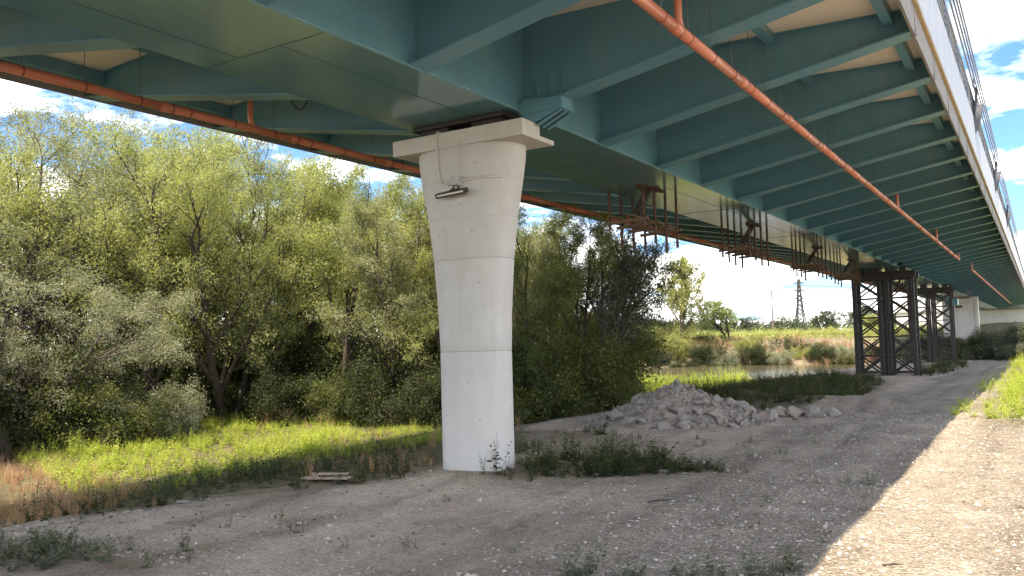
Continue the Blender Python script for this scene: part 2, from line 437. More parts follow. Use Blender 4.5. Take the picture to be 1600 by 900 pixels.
VERGE = [(-0.75, 16.2), (-0.72, 20), (-0.95, 28), (-1.25, 40), (-1.4, 58), (9, 58), (11, 30), (8, 16.6)]
RIVERSIDE = [(-7.4, 17.4), (-5.6, 17.3), (-4.4, 18.0), (-4.1, 21), (-4.3, 27), (-4.7, 33), (-6.2, 38.5), (-9, 42), (-15, 38), (-16, 30), (-11, 22)]
def soft(poly, w=0.35):
    """how far a ground vertex lies inside the polygon, soft at the border"""
    acc = 0
    for a in range(6):
        acc = acc+inpoly(GX+w*math.cos(a*1.047)+0.25*vnoise(GX*2, GY*2, 60), GY+w*math.sin(a*1.047)+0.25*vnoise(GX*2, GY*2, 61), poly)
    return acc/6.0
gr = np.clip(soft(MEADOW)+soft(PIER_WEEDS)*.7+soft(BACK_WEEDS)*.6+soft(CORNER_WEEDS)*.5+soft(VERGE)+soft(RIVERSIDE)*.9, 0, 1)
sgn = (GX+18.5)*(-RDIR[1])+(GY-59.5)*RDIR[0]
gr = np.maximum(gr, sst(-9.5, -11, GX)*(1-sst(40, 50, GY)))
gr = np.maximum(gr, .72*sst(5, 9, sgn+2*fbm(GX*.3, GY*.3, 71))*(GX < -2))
farf = sst(16.5, 19, sgn+2*fbm(GX*.15, GY*.15, 77))
farf = np.maximum(farf, sst(25, 70, GX)); farf = np.maximum(farf, sst(-45, -80, GY)); farf = np.maximum(farf, sst(-60, -110, GX))
gv = sst(-4.6, -2.6, GX+0.8*fbm(GX*.5, GY*.5, 88))
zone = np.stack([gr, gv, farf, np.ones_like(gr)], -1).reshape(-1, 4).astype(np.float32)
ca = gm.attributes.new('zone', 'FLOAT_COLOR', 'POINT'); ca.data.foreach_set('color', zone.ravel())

m, nt, out = new_mat('dirt and gravel ground')
L = nt.links
at = N(nt, 'ShaderNodeAttribute', attribute_name='zone')
sp = N(nt, 'ShaderNodeSeparateColor'); L.new(at.outputs['Color'], sp.inputs[0])
gco = N(nt, 'ShaderNodeTexCoord'); P = gco.outputs['Object']
def noise(scale, detail=6, rough=0.6):
    n = N(nt, 'ShaderNodeTexNoise', Scale=scale, Detail=detail, Roughness=rough); L.new(P, n.inputs['Vector']); return n.outputs['Fac']
def ramp(fac, *stops):
    r = N(nt, 'ShaderNodeValToRGB'); e = r.color_ramp.elements
    while len(e) < len(stops): e.new(0.5)
    for x, (p, c) in zip(e, stops): x.position = p; x.color = (*c, 1)
    L.new(fac, r.inputs[0]); return r.outputs[0]
def mixc(f, a, b, mode='MIX'):
    x = N(nt, 'ShaderNodeMix', data_type='RGBA', blend_type=mode)
    for sock, v in (('Factor', f), ('A', a), ('B', b)):
        if isinstance(v, (int, float)): x.inputs[sock].default_value = v
        elif isinstance(v, tuple): x.inputs[sock].default_value = (*v, 1)
        else: L.new(v, x.inputs[sock])
    return x.outputs['Result']
soil = ramp(noise(0.9, 9, .68), (0.30, (0.36, 0.280, 0.220)), (0.5, (0.53, 0.437, 0.346)), (0.68, (0.65, 0.557, 0.450)))
fine = ramp(noise(22, 6, 0.7), (0.34, (0.70, 0.68, 0.66)), (0.5, (1.0, 1.0, 1.0)), (0.68, (1.18, 1.17, 1.15)))
soil = mixc(1.0, soil, fine, 'MULTIPLY')
vo = N(nt, 'ShaderNodeTexVoronoi', Scale=46.0); L.new(P, vo.inputs['Vector'])
pebble = ramp(vo.outputs['Color'], (0.0, (0.15, 0.124, 0.094)), (0.5, (0.355, 0.305, 0.238)), (1.0, (0.60, 0.53, 0.42)))
vo2 = N(nt, 'ShaderNodeTexVoronoi', Scale=19.0); L.new(P, vo2.inputs['Vector'])
pebble2 = ramp(vo2.outputs['Color'], (0.0, (0.23, 0.195, 0.152)), (1.0, (0.47, 0.41, 0.325)))
pebble = mixc(0.35, pebble, pebble2)
pebble = mixc(1.0, pebble, ramp(noise(1.1, 5), (0.3, (0.78, 0.76, 0.74)), (0.7, (1.14, 1.12, 1.1))), 'MULTIPLY')
patch = N(nt, 'ShaderNodeMath', operation='MULTIPLY_ADD'); patch.inputs[1].default_value = 0.9
L.new(noise(0.9, 6), patch.inputs[0])
pa2 = N(nt, 'ShaderNodeMath', operation='MULTIPLY_ADD'); pa2.inputs[1].default_value = 0.75; pa2.inputs[2].default_value = -0.27
L.new(sp.outputs['Green'], pa2.inputs[0]); L.new(pa2.outputs[0], patch.inputs[2])
gfac = N(nt, 'ShaderNodeMapRange'); gfac.inputs['From Min'].default_value = 0.30; gfac.inputs['From Max'].default_value = 0.72
L.new(patch.outputs[0], gfac.inputs['Value'])
gc = mixc(gfac.outputs[0], soil, pebble)
# wheel marks: long streaks of packed and loose soil running along the track
wmap = N(nt, 'ShaderNodeMapping'); wmap.inputs['Scale'].default_value = (1.7, 0.10, 1); L.new(P, wmap.inputs[0])
wno = N(nt, 'ShaderNodeTexNoise', Scale=1.0, Detail=4, Distortion=0.4); L.new(wmap.outputs[0], wno.inputs['Vector'])
gc = mixc(1.0, gc, ramp(wno.outputs['Fac'], (0.36, (0.80, 0.79, 0.78)), (0.5, (1.0, 1.0, 1.0)), (0.62, (1.12, 1.11, 1.10))), 'MULTIPLY')
dk = ramp(noise(2.6, 7, .7), (0.36, (0.78, 0.76, 0.74)), (0.46, (1.0, 1.0, 1.0)))
gc = mixc(1.0, gc, dk, 'MULTIPLY')
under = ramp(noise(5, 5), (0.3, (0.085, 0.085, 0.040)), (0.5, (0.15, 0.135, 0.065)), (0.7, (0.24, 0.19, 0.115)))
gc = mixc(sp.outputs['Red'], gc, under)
fieldc = ramp(noise(0.06, 6), (0.35, (0.13, 0.15, 0.045)), (0.5, (0.20, 0.20, 0.065)), (0.65, (0.30, 0.25, 0.11)))
gc = mixc(sp.outputs['Blue'], gc, fieldc)
gb = N(nt, 'ShaderNodeBsdfPrincipled', Roughness=0.95); gb.inputs['Specular IOR Level'].default_value = 0.2
L.new(gc, gb.inputs['Base Color'])
hsum = N(nt, 'ShaderNodeMath', operation='MULTIPLY_ADD'); hsum.inputs[1].default_value = -0.7
L.new(vo.outputs['Distance'], hsum.inputs[0]); L.new(noise(14, 8, 0.7), hsum.inputs[2])
bp = N(nt, 'ShaderNodeBump', Strength=0.9, Distance=0.05); L.new(hsum.outputs[0], bp.inputs['Height'])
L.new(bp.outputs[0], gb.inputs['Normal']); L.new(gb.outputs[0], out.inputs[0])
MAT['ground'] = m
gm.materials.append(m)
gm.update(calc_edges=True)
tag(link('ground', gm), kind='structure')

# river water
m, nt, out = new_mat('river water')
L = nt.links
wb = N(nt, 'ShaderNodeBsdfPrincipled', Roughness=0.10, IOR=1.33); wb.inputs['Base Color'].default_value = (0.11, 0.095, 0.055, 1)
wc = N(nt, 'ShaderNodeTexCoord')
wm = N(nt, 'ShaderNodeMapping'); wm.inputs['Scale'].default_value = (0.6, 1.6, 1); wm.inputs['Rotation'].default_value = (0, 0, -0.6)
L.new(wc.outputs['Object'], wm.inputs[0])
wz = N(nt, 'ShaderNodeTexNoise', Scale=2.2, Detail=5); L.new(wm.outputs[0], wz.inputs['Vector'])
wbp = N(nt, 'ShaderNodeBump', Strength=0.15, Distance=0.12); L.new(wz.outputs['Fac'], wbp.inputs['Height'])
L.new(wbp.outputs[0], wb.inputs['Normal']); L.new(wb.outputs[0], out.inputs[0])
MAT['water'] = m
ZW = -1.0
tag(MB().add([(-110, 0, ZW), (-4, 30, ZW), (-4, 78, ZW), (-110, 78, ZW)], [(0, 1, 2, 3)]).build('river_water', 'water'), kind='structure')

# ------------------------------------------------------------------ bridge
GL, GRT = -6.761, -5.159            # box girder edges
XC = (GL+GRT)/2
ZG, ZS = 4.39, 5.54                 # girder bottom, deck soffit over the girder
def zs(x):                           # soffit height: the deck falls towards both edges
    return 5.54-0.12*min(1.0, max(0.0, (abs(x+5.96)-0.80)/4.1))
XR, XL = -1.0525, -10.8675          # deck edges
ZT = 5.125                          # rib bottom at its tip
SP, S0 = 2.0984, 6.50               # rib spacing, first rib
Y0, Y1 = -7.0, 168.0
KMIN, KMAX = -5, 76
bridge = empty('road_bridge', (XC, 0, 0), 'teal steel box girder bridge with cantilever ribs over the dirt track', 'bridge')
def bpart(o):
    o.location = Vector(o.location)-Vector((XC, 0, 0)) if o.parent is bridge else o.location
    return o
def B(mb, name, mat, parent=bridge, smooth=False):
    o = mb.build(name, mat, parent, smooth)
    if parent is bridge: o.location = (-XC, 0, 0)
    return o

# girder: webs, bottom plates (one every 6 m, butted), top flange hidden in the slab
B(MB().box(GRT-0.045, GRT-0.025, Y0, Y1, ZG+0.02, ZS), 'girder_web', 'teal')
B(MB().box(GL+0.025, GL+0.045, Y0, Y1, ZG+0.02, ZS), 'girder_web', 'teal')
yy = [Y0, -1.6, 5.2, 11.65, 17.9, 24.2, 30.5, 36.8, 43.1, 55.7, 68.3, 80.9, 106, 131, Y1]
for a, b in zip(yy[:-1], yy[1:]):
    o = B(MB().box(GL, GRT, a, b, ZG, ZG+0.02), 'bottom_plate', 'teal_gloss')
    sm = MB()
    pts = [(GL+0.02+(GRT-GL-0.04)*i/10, a+0.004*math.sin(i*1.7), ZG-0.001) for i in range(11)]
    sm.tube(pts, 0.004, 6)
    s_ = sm.build('weld_seam', 'weld', o)
for xs, ya, yb in ((-6.28, Y0, 5.2), (-5.72, 5.2, 30)):
    B(MB().tube([(xs, ya+(yb-ya)*i/8, ZG-0.001) for i in range(9)], 0.0035, 6), 'weld_seam', 'weld')

MAT['scuff'] = surface('scuffed paint edge', (0.16, 0.29, 0.33), (0.30, 0.42, 0.44), scale=7, rough=0.5, lo=.42, hi=.58, c3=(0.55, 0.60, 0.58), streak=(1, .5, 1))
for xa, xb in ((GRT-.0245, GRT-.001), (GL+.001, GL+.0245)):
    B(MB().box(xa, xb, Y0, Y1, ZG+.0201, ZG+.027), 'edge_bead', 'scuff')
# ribs
def rib_meshes(side):
    x0, x1 = (GRT-0.025, XR-0.01) if side > 0 else (GL+0.025, XL+0.01)
    zr = ZG+0.03
    w = MB().prism([(x0, zr), (x1, ZT+0.012), (x1, zs(x1)), (x0, zs(x0))], 'y', -0.008, 0.008)
    w.prism([(x0, zs(x0)-.012), (x1, zs(x1)-.012), (x1, zs(x1)-.001), (x0, zs(x0)-.001)], 'y', -0.075, -.0085)
    f = MB()
    n = 1
    a, b = (x0, zr), (x1, ZT+0.012)
    f.add([(a[0], -0.14, a[1]-0.02), (b[0], -0.14, b[1]-0.02), (b[0], 0.14, b[1]-0.02), (a[0], 0.14, a[1]-0.02),
           (a[0], -0.14, a[1]), (b[0], -0.14, b[1]), (b[0], 0.14, b[1]), (a[0], 0.14, a[1])],
          [(0, 3, 2, 1), (4, 5, 6, 7), (0, 1, 5, 4), (1, 2, 6, 5), (2, 3, 7, 6), (3, 0, 4, 7)])
    return w.mesh('rib', 'teal'), f.mesh('rib_flange', 'teal')
RM = {1: rib_meshes(1), -1: rib_meshes(-1)}
def rib_z(x):                        # underside of a rib at x
    t = (x-GRT)/(XR-GRT) if x > XC else (GL-x)/(GL-XL)
    return ZG+0.01+(ZT-ZG-0.018)*t
for k in range(KMIN, KMAX):
    y = S0+SP*k
    for side in (1, -1):
        if k == 1 and side == 1: continue
        o = link('rib', RM[side][0], bridge); o.location = (-XC, y, 0)
        f = link('flange', RM[side][1], o)
# the rib over the pier is haunched: deep plate, boxed end and an inclined slotted strut
y = S0+SP
XH = -4.60
zh = rib_z(XH)
o = B(MB().prism([(GRT-0.025, ZG-0.14), (-4.93, ZG-0.14), (XH, zh), (XR-0.01, ZT+0.012), (XR-0.01, zs(XR)), (GRT-0.025, ZS)], 'y', y-0.008, y+0.008), 'rib', 'teal')
f = MB()
a, b = (XH+0.02, rib_z(XH)+.02), (XR-0.01, ZT+0.012)
f.add([(a[0], y-.14, a[1]-.02), (b[0], y-.14, b[1]-.02), (b[0], y+.14, b[1]-.02), (a[0], y+.14, a[1]-.02), (a[0], y-.14, a[1]), (b[0], y-.14, b[1]), (b[0], y+.14, b[1]), (a[0], y+.14, a[1])],
      [(0, 3, 2, 1), (4, 5, 6, 7), (0, 1, 5, 4), (1, 2, 6, 5), (2, 3, 7, 6), (3, 0, 4, 7)])
f.build('flange', 'teal', o)
bx = MB()
bx.box(XH-0.01, XH+0.01, y-.145, y+.145, zh-0.14, zh+0.03)
bx.box(GRT-.02, XH-0.011, y-.145, y-.131, zh-0.14, zh+.005)
bx.build('haunch_box', 'teal', o)
pl = MB().prism([(GRT+.01, ZG-.145), (-4.93, ZG-.145), (XH-.012, zh-.14), (XH-.012, zh-0.001), (GRT+.01, ZG+.16)], 'y', y-.130, y-.116)
pl.build('haunch_plate', 'teal', o)
for t in (-.12, 0.0, .12):
    st = MB().bar((XH-.015, y+t, zh-.16), (-4.93, y+t, ZG-.19), .018, .05, (0, 1, 0))
    st.build('strut_bar', 'teal', o)
MB().bar((XH-.03, y, zh-.15), (-4.95, y, ZG-.18), .20, .012, (1, 0, 1)).build('strut_plate', 'dark_steel', o)
for sx in (-4.98, -4.80, -4.62):
    MB().box(sx-.005, sx+.005, y-.05, y-.009, rib_z(sx)+.02, rib_z(sx)+.34).build('stiffener', 'teal', o)

# longitudinal stringers under the slab, in bays between ribs
sm1 = MB().box(-.055, .055, .012, SP-.012, -.16, .004).mesh('stringer', 'teal')
sm2 = MB().box(-.06, .06, .012, SP-.012, -.12, .004).mesh('stringer', 'teal')
for xs in (-1.33, -2.72, -9.20, -10.59):
    for k in range(KMIN, 40):
        o = link('stringer', sm2 if xs in (-2.72, -9.20) else sm1, bridge); o.location = (xs-XC, S0+SP*k, zs(xs))
# slab: one panel per four bays, tiny joints
for j in range(-2, 20):
    ya, yb = S0+SP*4*j+.004, S0+SP*4*(j+1)-.004
    B(MB().prism([(XL+.002, zs(XL)+.001), (GL, ZS+.001), (GRT, ZS+.001), (XR-.002, zs(XR)+.001), (XR-.002, ZS+.12), (XL+.002, ZS+.12)], 'y', ya, min(yb, Y1)), 'deck_slab', 'cream')
B(MB().box(XL+.05, XR-.05, Y0, Y1, ZS+.122, ZS+.2), 'road_surface', 'concrete_grey')

# edges: fascia panels, timber strip, white parapet panels, railing
ZP0, ZP1, ZRT = 5.50, 6.37, 6.89
fas = MB().box(-.03, 0.0, .008, SP-.008, ZT-.03, ZP0-.02).mesh('fascia_panel', 'concrete_grey')
fasb = MB().box(-.045, .012, -.035, .035, ZT-.02, ZP0-.06).mesh('fascia_bracket', 'concrete_grey')
tim = MB().box(0, .045, .01, SP*2-.01, ZP0-.035, ZP0).mesh('timber_strip', 'timber')
pan = MB()
pan.box(0, .03, .006, SP/2-.006, ZP0+.001, ZP1)
for g in (.35, .70): pan.box(.0301, .033, g-.006, g+.006, ZP0+.01, ZP1-.01)
pan = pan.mesh('parapet_panel', 'panel_white')
post = MB().box(-.02, .02, -.025, .025, ZP1-.3, ZRT).mesh('railing_post', 'galv')
lat = MB()
for i in range(7):
    a = i*.075
    lat.bar((0, .05+a, ZP1+.02), (0, .05+a+.30, ZRT-.03), .012, .028)
    lat.bar((.013, .35+a, ZP1+.02), (.013, .05+a, ZRT-.03), .012, .028)
lat = lat.mesh('railing_lattice', 'galv')
def edge(side):
    X = XR if side > 0 else XL
    flip = 1 if side > 0 else -1
    def put(name, me, x, y):
        o = link(name, me, bridge); o.location = (x-XC, y, 0); o.scale = (flip, 1, 1); return o
    for k in range(KMIN, 62):
        y = S0+SP*k
        p = put('fascia_panel', fas, X, y)
        b = link('bracket', fasb, p)
        if k % 2 == 0: put('timber_strip', tim, X+.001*flip, y)
        for h in (0, 1):
            put('parapet_panel', pan, X+.02*flip, y+h*SP/2)
        put('railing_post', post, X+.03*flip, y)
        put('railing_lattice', lat, X+.03*flip, y+.1)
    for z, r in ((ZP1+.04, .014), (ZP1+.16, .012), (ZP1+.28, .012), (ZP1+.40, .012), (ZRT, .026)):
        B(MB().tube([(X+.03*flip, Y0, z), (X+.03*flip, Y1, z)], r, 8), 'rail', 'galv')
edge(1); edge(-1)

# overhead cables along the right edge
for z, xx, lab in ((7.10, -0.97, 'lowest thin grey cable running above the right hand bridge railing'),
                   (7.34, -0.96, 'second lowest grey cable running above the right bridge railing'),
                   (7.62, -0.96, 'second highest grey cable running above the right bridge railing'),
                   (7.95, -0.97, 'highest grey cable running above the right bridge railing')):
    o = MB().tube([(xx, Y0+(Y1-Y0)*i/12, z) for i in range(13)], .017, 8).build('steel_cable', 'galv')
    tag(o, lab, 'cable', 'cables above the right bridge railing')

# nets slung over the railing
for yy_, w_, lab in ((21.5, 2.1, 'dark grey net slung over the right railing, nearest of three'), (31.5, 2.6, 'dark grey net slung over the right railing, middle of three'), (43.0, 3.0, 'dark grey net slung over the right railing, farthest of three')):
    mb = MB()
    n = 9
    for i in range(n):
        t = i/(n-1)
        dz = -.85*(1-abs(2*t-1.0)**1.3)-.05
        for s_ in range(4):
            u = s_/3
            xo = XR+.075+.10*math.sin(u*2.6+t*5)*u+.05*u
            mb.v.append((xo, yy_+w_*(t-.5)*(1-.35*u)+.04*math.sin(7*t+u*3), ZRT+.03+.42*(1-abs(2*t-1))*(1-u)+dz*u))
    for i in range(n-1):
        for s_ in range(3):
            a = i*4+s_
            mb.f.append((a, a+4, a+5, a+1))
    o = mb.build('safety_net', 'net', None, True)
    sol = o.modifiers.new('thick', 'SOLIDIFY'); sol.thickness = .012
    tag(o, lab, 'net', 'nets on the right railing')

# ------------------------------------------------------------------ drain pipes
def pipe_run(x, z, ya, yb, downs, lab, slope=0.0, side=1):
    root = empty('drain_pipe', (x, ya, z), lab, 'pipe', 'orange drain pipes under the deck')
    R = .055
    L_ = yb-ya
    def zz(y): return slope*y
    seg = 2.1
    n = int(math.ceil(L_/seg))
    for i in range(n):
        a, b = i*seg, min((i+1)*seg, L_)
        MB().tube([(0, a, zz(a)), (0, b, zz(b))], R, 20).build('pipe_segment', 'orange', root, True)
        if i:
            MB().tube([(0, a-.07, zz(a)), (0, a-.06, zz(a)), (0, a+.07, zz(a)), (0, a+.08, zz(a))], [R+.003, R+.009, R+.009, R+.003], 20).build('coupling', 'orange', root, True)
            MB().tube([(0, a+.0805, zz(a)), (0, a+.093, zz(a))], R+.006, 20).build('ring', 'orange_dark', root)
    k = 0
    y = .35
    while y < L_:
        MB().tube([(0, y-.008, zz(y)), (0, y+.008, zz(y))], R+.005, 18).build('clamp', 'orange_dark', root)
        top = zs(x)-z
        MB().tube([(0, y, R+zz(y)), (0, y, top)], .0045, 5).build('hanger_rod', 'galv', root)
        y += SP/3
    for d in downs:
        d = d-ya
        if d < 0 or d > L_: continue
        MB().tube([(0, d-.02, zs(x)-z), (0, d-.02, .14), (0, d-.012, .10), (0, d+.01, .06), (0, d+.035, .02)], .038, 14).build('down_pipe', 'orange', root, True)
    return root
pipe_run(-2.80, 1.65+2.95, -3.0, 40.5, (7.6, 22.3, 31.5, 40.35), 'long orange plastic drain pipe hung below the right side ribs')
pipe_run(-2.75, 1.65+2.90, 47.5, 112.0, (47.7,), 'far orange drain pipe below the right side ribs, beyond the gap', slope=-.004)
pipe_run(-9.12, 1.65+3.03, -2.0, 60.0, (7.75, 20.3, 33.0), 'orange plastic drain pipe hung below the left edge of the deck')
# black cable loop by the left down pipe
o = MB().tube([(-8.6+.75*t, 7.9-.15*t, 5.2-.36*math.sin(math.pi*min(t*1.05, 1))-.05*t) for t in [i/14 for i in range(15)]], .012, 6).build('loose_cable', 'black')
tag(o, 'black cable drooping between ribs beside the left orange down pipe', 'cable')

# ------------------------------------------------------------------ pier
PY = S0+SP-.05
pier = empty('bridge_pier', (XC, PY, 0), 'flared white concrete bridge pier with slab cap, nearest to the camera', 'pier')
def pier_column(z0, z1, prof, a_pow=2.6, nseg=48, zs=None):
    mb = MB()
    for i, z in enumerate(zs):
        a, b = prof(z)
        for k in range(nseg):
            t = 2*math.pi*k/nseg
            c, s = math.cos(t), math.sin(t)
            mb.v.append((a*math.copysign(abs(c)**(2/a_pow), c), b*math.copysign(abs(s)**(2/a_pow), s), z))
    for i in range(len(zs)-1):
        for k in range(nseg):
            mb.f.append((i*nseg+k, i*nseg+(k+1) % nseg, (i+1)*nseg+(k+1) % nseg, (i+1)*nseg+k))
    mb.f.append(tuple(range(nseg-1, -1, -1))); mb.f.append(tuple(range((len(zs)-1)*nseg, len(zs)*nseg)))
    return mb
def prof(z):
    v = np.interp(z, [-1, 1.5, 2.0, 2.65, 3.15, 3.6, 3.85, 4.05], [.415, .415, .43, .475, .53, .605, .640, .655])
    b = .345+.03*sst(2.2, 4.0, z)
    return float(math.sqrt(max(v*v*1.02-(b*.55)**2, .05))/.835), float(b)
def on_pier0(xr, z):
    a, b = prof(z)
    return (xr, -b*max(0.0, 1-abs(xr/a)**2.6)**(1/2.6), z)
ZCB, ZCT = 4.04, 4.235
lifts = [-.6, 1.52, 2.65, ZCB]
for a, b in zip(lifts[:-1], lifts[1:]):
    zs = [a]+list(np.linspace(a+.012, b-.012, 9))+[b]
    def pr(z, a=a, b=b):
        p = prof(z); e = .006 if (z in (a, b)) else 0.0
        return p[0]-e, p[1]-e
    pier_column(a, b, pr, zs=zs).build('column_lift', 'concrete_white', pier, True)
cap = MB()
cap.prism([(-.97, -.375), (.99, -.375), (.99, .375), (-.97, .375)], 'z', ZCB, ZCB+.055)
cap.prism([(-.97, -.375), (.99, -.375), (.99, .03), (.79, .10), (.79, .375), (-.97, .375)], 'z', ZCB+.0551, ZCT)
co_ = cap.build('pier_cap', 'concrete_white', pier)
MB().box(-.62, -.18, -.24, .24, ZCT+.001, ZG-.06).build('bearing', 'dark_steel', pier)
MB().box(.18, .62, -.24, .24, ZCT+.001, ZG-.06).build('bearing', 'dark_steel', pier)
MB().box(-.70, .70, -.30, .30, ZG-.058, ZG-.004).build('bearing_plate', 'dark_steel', pier)
for z in (3.16, 3.63):
    zs = [z-.003, z+.003]
    pier_column(0, 0, lambda q: (prof(q)[0]+.0012, prof(q)[1]+.0012), zs=zs).build('formwork_line', 'faint_line', pier, True)

for (xr_, z_) in ((-.28, 2.95), (.22, 2.98), (.05, 3.32), (-.12, 3.78), (.30, 3.80), (.28, 2.35), (-.25, 2.30), (.10, 1.15), (-.22, .75), (.25, .70)):
    p = Vector(on_pier0(xr_, z_))
    MB().tube([p+Vector((0, .004, 0)), p+Vector((0, -.0015, 0))], .011, 8).build('tie_hole', 'stain', pier)
# lamp, box, conduits on the pier's camera side
def on_pier(xr, z, off=0.0):
    a, b = prof(z)
    s = max(0.0, 1-abs(xr/a)**2.6)**(1/2.6)
    return (XC+xr, PY-b*s-off, z)
lx, lz = .02, 3.50
root = empty('pier_lamp', on_pier(lx, lz), 'unlit black framed strip lamp fixed to the white pier', 'lamp')
def rel(p): return tuple(Vector(p)-Vector(root.location))
a_, b_ = Vector(rel(on_pier(-.21, 3.435, .10))), Vector(rel(on_pier(.25, 3.455, .12)))
MB().bar(a_, b_, .07, .055, (0, -.5, 1)).build('housing', 'black', root)
dvec = (b_-a_).normalized()
MB().bar(a_+dvec*.03+Vector((0, -.034, -.012)), b_-dvec*.03+Vector((0, -.034, -.012)), .012, .022, (0, -.3, 1)).build('diffuser', 'diffuser', root)
for t in (.40, .62):
    p = a_.lerp(b_, t)
    MB().bar(p+Vector((0, 0, .025)), p+Vector((0, .09, .075)), .018, .012).build('bracket', 'black', root)
root = empty('junction_box', on_pier(.04, 3.60), 'small grey junction box above the strip lamp on the white pier', 'box')
o = MB().box(-.055, .055, -.065, .02, -.055, .065).build('box_body', 'box_grey', root)
bv = o.modifiers.new('b', 'BEVEL'); bv.width = .008; bv.segments = 2
MB().box(-.05, .05, -.073, -.0655, -.05, .06).build('lid', 'box_grey', root)
for xx in (-.035, .035): MB().tube([(xx, -.03, -.056), (xx, -.03, -.10)], .010, 8).build('cable_gland', 'black', root)
def conduit(pts, lab):
    o = MB().tube(pts, .011, 8).build('conduit', 'conduit', None, True)
    tag(o, lab, 'conduit', 'conduits on the white pier')
    return o
yf = PY-.375
pts = [(XC-.22, PY-.30, ZCT+.012), (XC-.24, yf-.01, ZCT+.018), (XC-.255, yf-.016, ZCT-.03), (XC-.255, yf-.016, ZCB+.02)]
pts += [on_pier(-.255, ZCB-.02, .012), on_pier(-.25, 3.85, .012), on_pier(-.225, 3.68, .012), on_pier(-.18, 3.59, .012), on_pier(-.10, 3.57, .014), on_pier(-.02, 3.575, .02)]
conduit(pts, 'thin painted conduit running from the pier cap down to the junction box')
conduit([on_pier(.05, 3.50, .03), on_pier(.09, 3.56, .02)]+[on_pier(.12+.06*i, 3.60+.012*math.sin(i/9*3.1), .013) for i in range(9)]+[on_pier(.62, 3.60, .02)], 'thin painted conduit curving from the junction box round the pier')

# ------------------------------------------------------------------ hanging scaffolds below the girder
def rod(name, a, b, r, mat, parent, n=8): return MB().tube([a, b], r, n).build(name, mat, parent)
def scaffold(ys, bots_l, bots_r, lab, wob=0.0):
    yc = sum(ys)/len(ys)
    root = empty('hanging_scaffold', (XC, yc, ZG), lab, 'scaffold', 'scaffolds hung under the girder')
    xl, xr = GL+.03-XC, -6.04-XC
    for i, y in enumerate(ys):
        yl = y-yc
        rod('hanger_post', (xl, yl, 0), (xl, yl, bots_l[i]-ZG), .029, 'rust', root)
        rod('hanger_post', (xr, yl, 0), (xr, yl, bots_r[i]-ZG), .029, 'rust', root)
        zb = 3.80-.02*i-ZG
        o = MB().bar((xl-.09, yl-.03, zb-.03), (xr+.10, yl-.03, zb+.01), .045, .06).build('cross_beam', 'rust_wood', root)
    ya, yb = ys[0]-yc-.25, ys[-1]-yc+.35
    for j, x in enumerate((xl+.16, xr-.2)):
        MB().bar((x, ya+.11*(j % 2), 3.875-ZG), (x+.02, yb-.09*(j % 3), 3.845-ZG), .10, .025).build('plank', 'rust_wood', root)
    yd = ys[0]-yc+.15
    MB().prism([(-.03, yd-.6), (.16, yd), (.03, yd+.62), (-.20, yd+.02)], 'z', -.024, -.004).build('gusset_plate', 'rust', root)
    MB().bar((-.02, yd, -.02), (-.33, yd-.05, 3.90-ZG), .10, .05, (0, 1, 0)).build('raking_strut', 'dark_steel', root)
    MB().bar((-.01, yd+.07, -.02), (-.30, yd+.10, 3.90-ZG), .05, .05, (0, 1, 0)).build('raking_strut', 'dark_steel', root)
    return root
scaffold([14.15, 14.68, 15.22, 15.80], [3.65, 3.32, 3.37, 3.37], [3.61, 3.40, 3.25, 3.40], 'rusty plank scaffold hung under the girder, nearest to the white pier')
scaffold([20.75, 21.25, 21.80, 22.4], [3.60, 3.50, 3.45, 3.42], [3.55, 3.50, 3.40, 3.42], 'rusty plank scaffold hung under the girder, second from the white pier')
scaffold([27.9, 28.4, 29.0, 29.6], [3.62, 3.50, 3.50, 3.42], [3.60, 3.45, 3.45, 3.42], 'rusty plank scaffold hung under the girder, third from the white pier')
scaffold([33.8, 34.5, 35.1, 35.7], [3.62, 3.52, 3.50, 3.45], [3.60, 3.45, 3.48, 3.42], 'rusty plank scaffold hung under the girder, nearest to the trestle towers')
scaffold([47.5, 48.3, 49.0, 49.8], [3.7, 3.6, 3.6, 3.6], [3.7, 3.6, 3.6, 3.6], 'rusty plank scaffold hung under the girder between the two pairs of trestle towers')

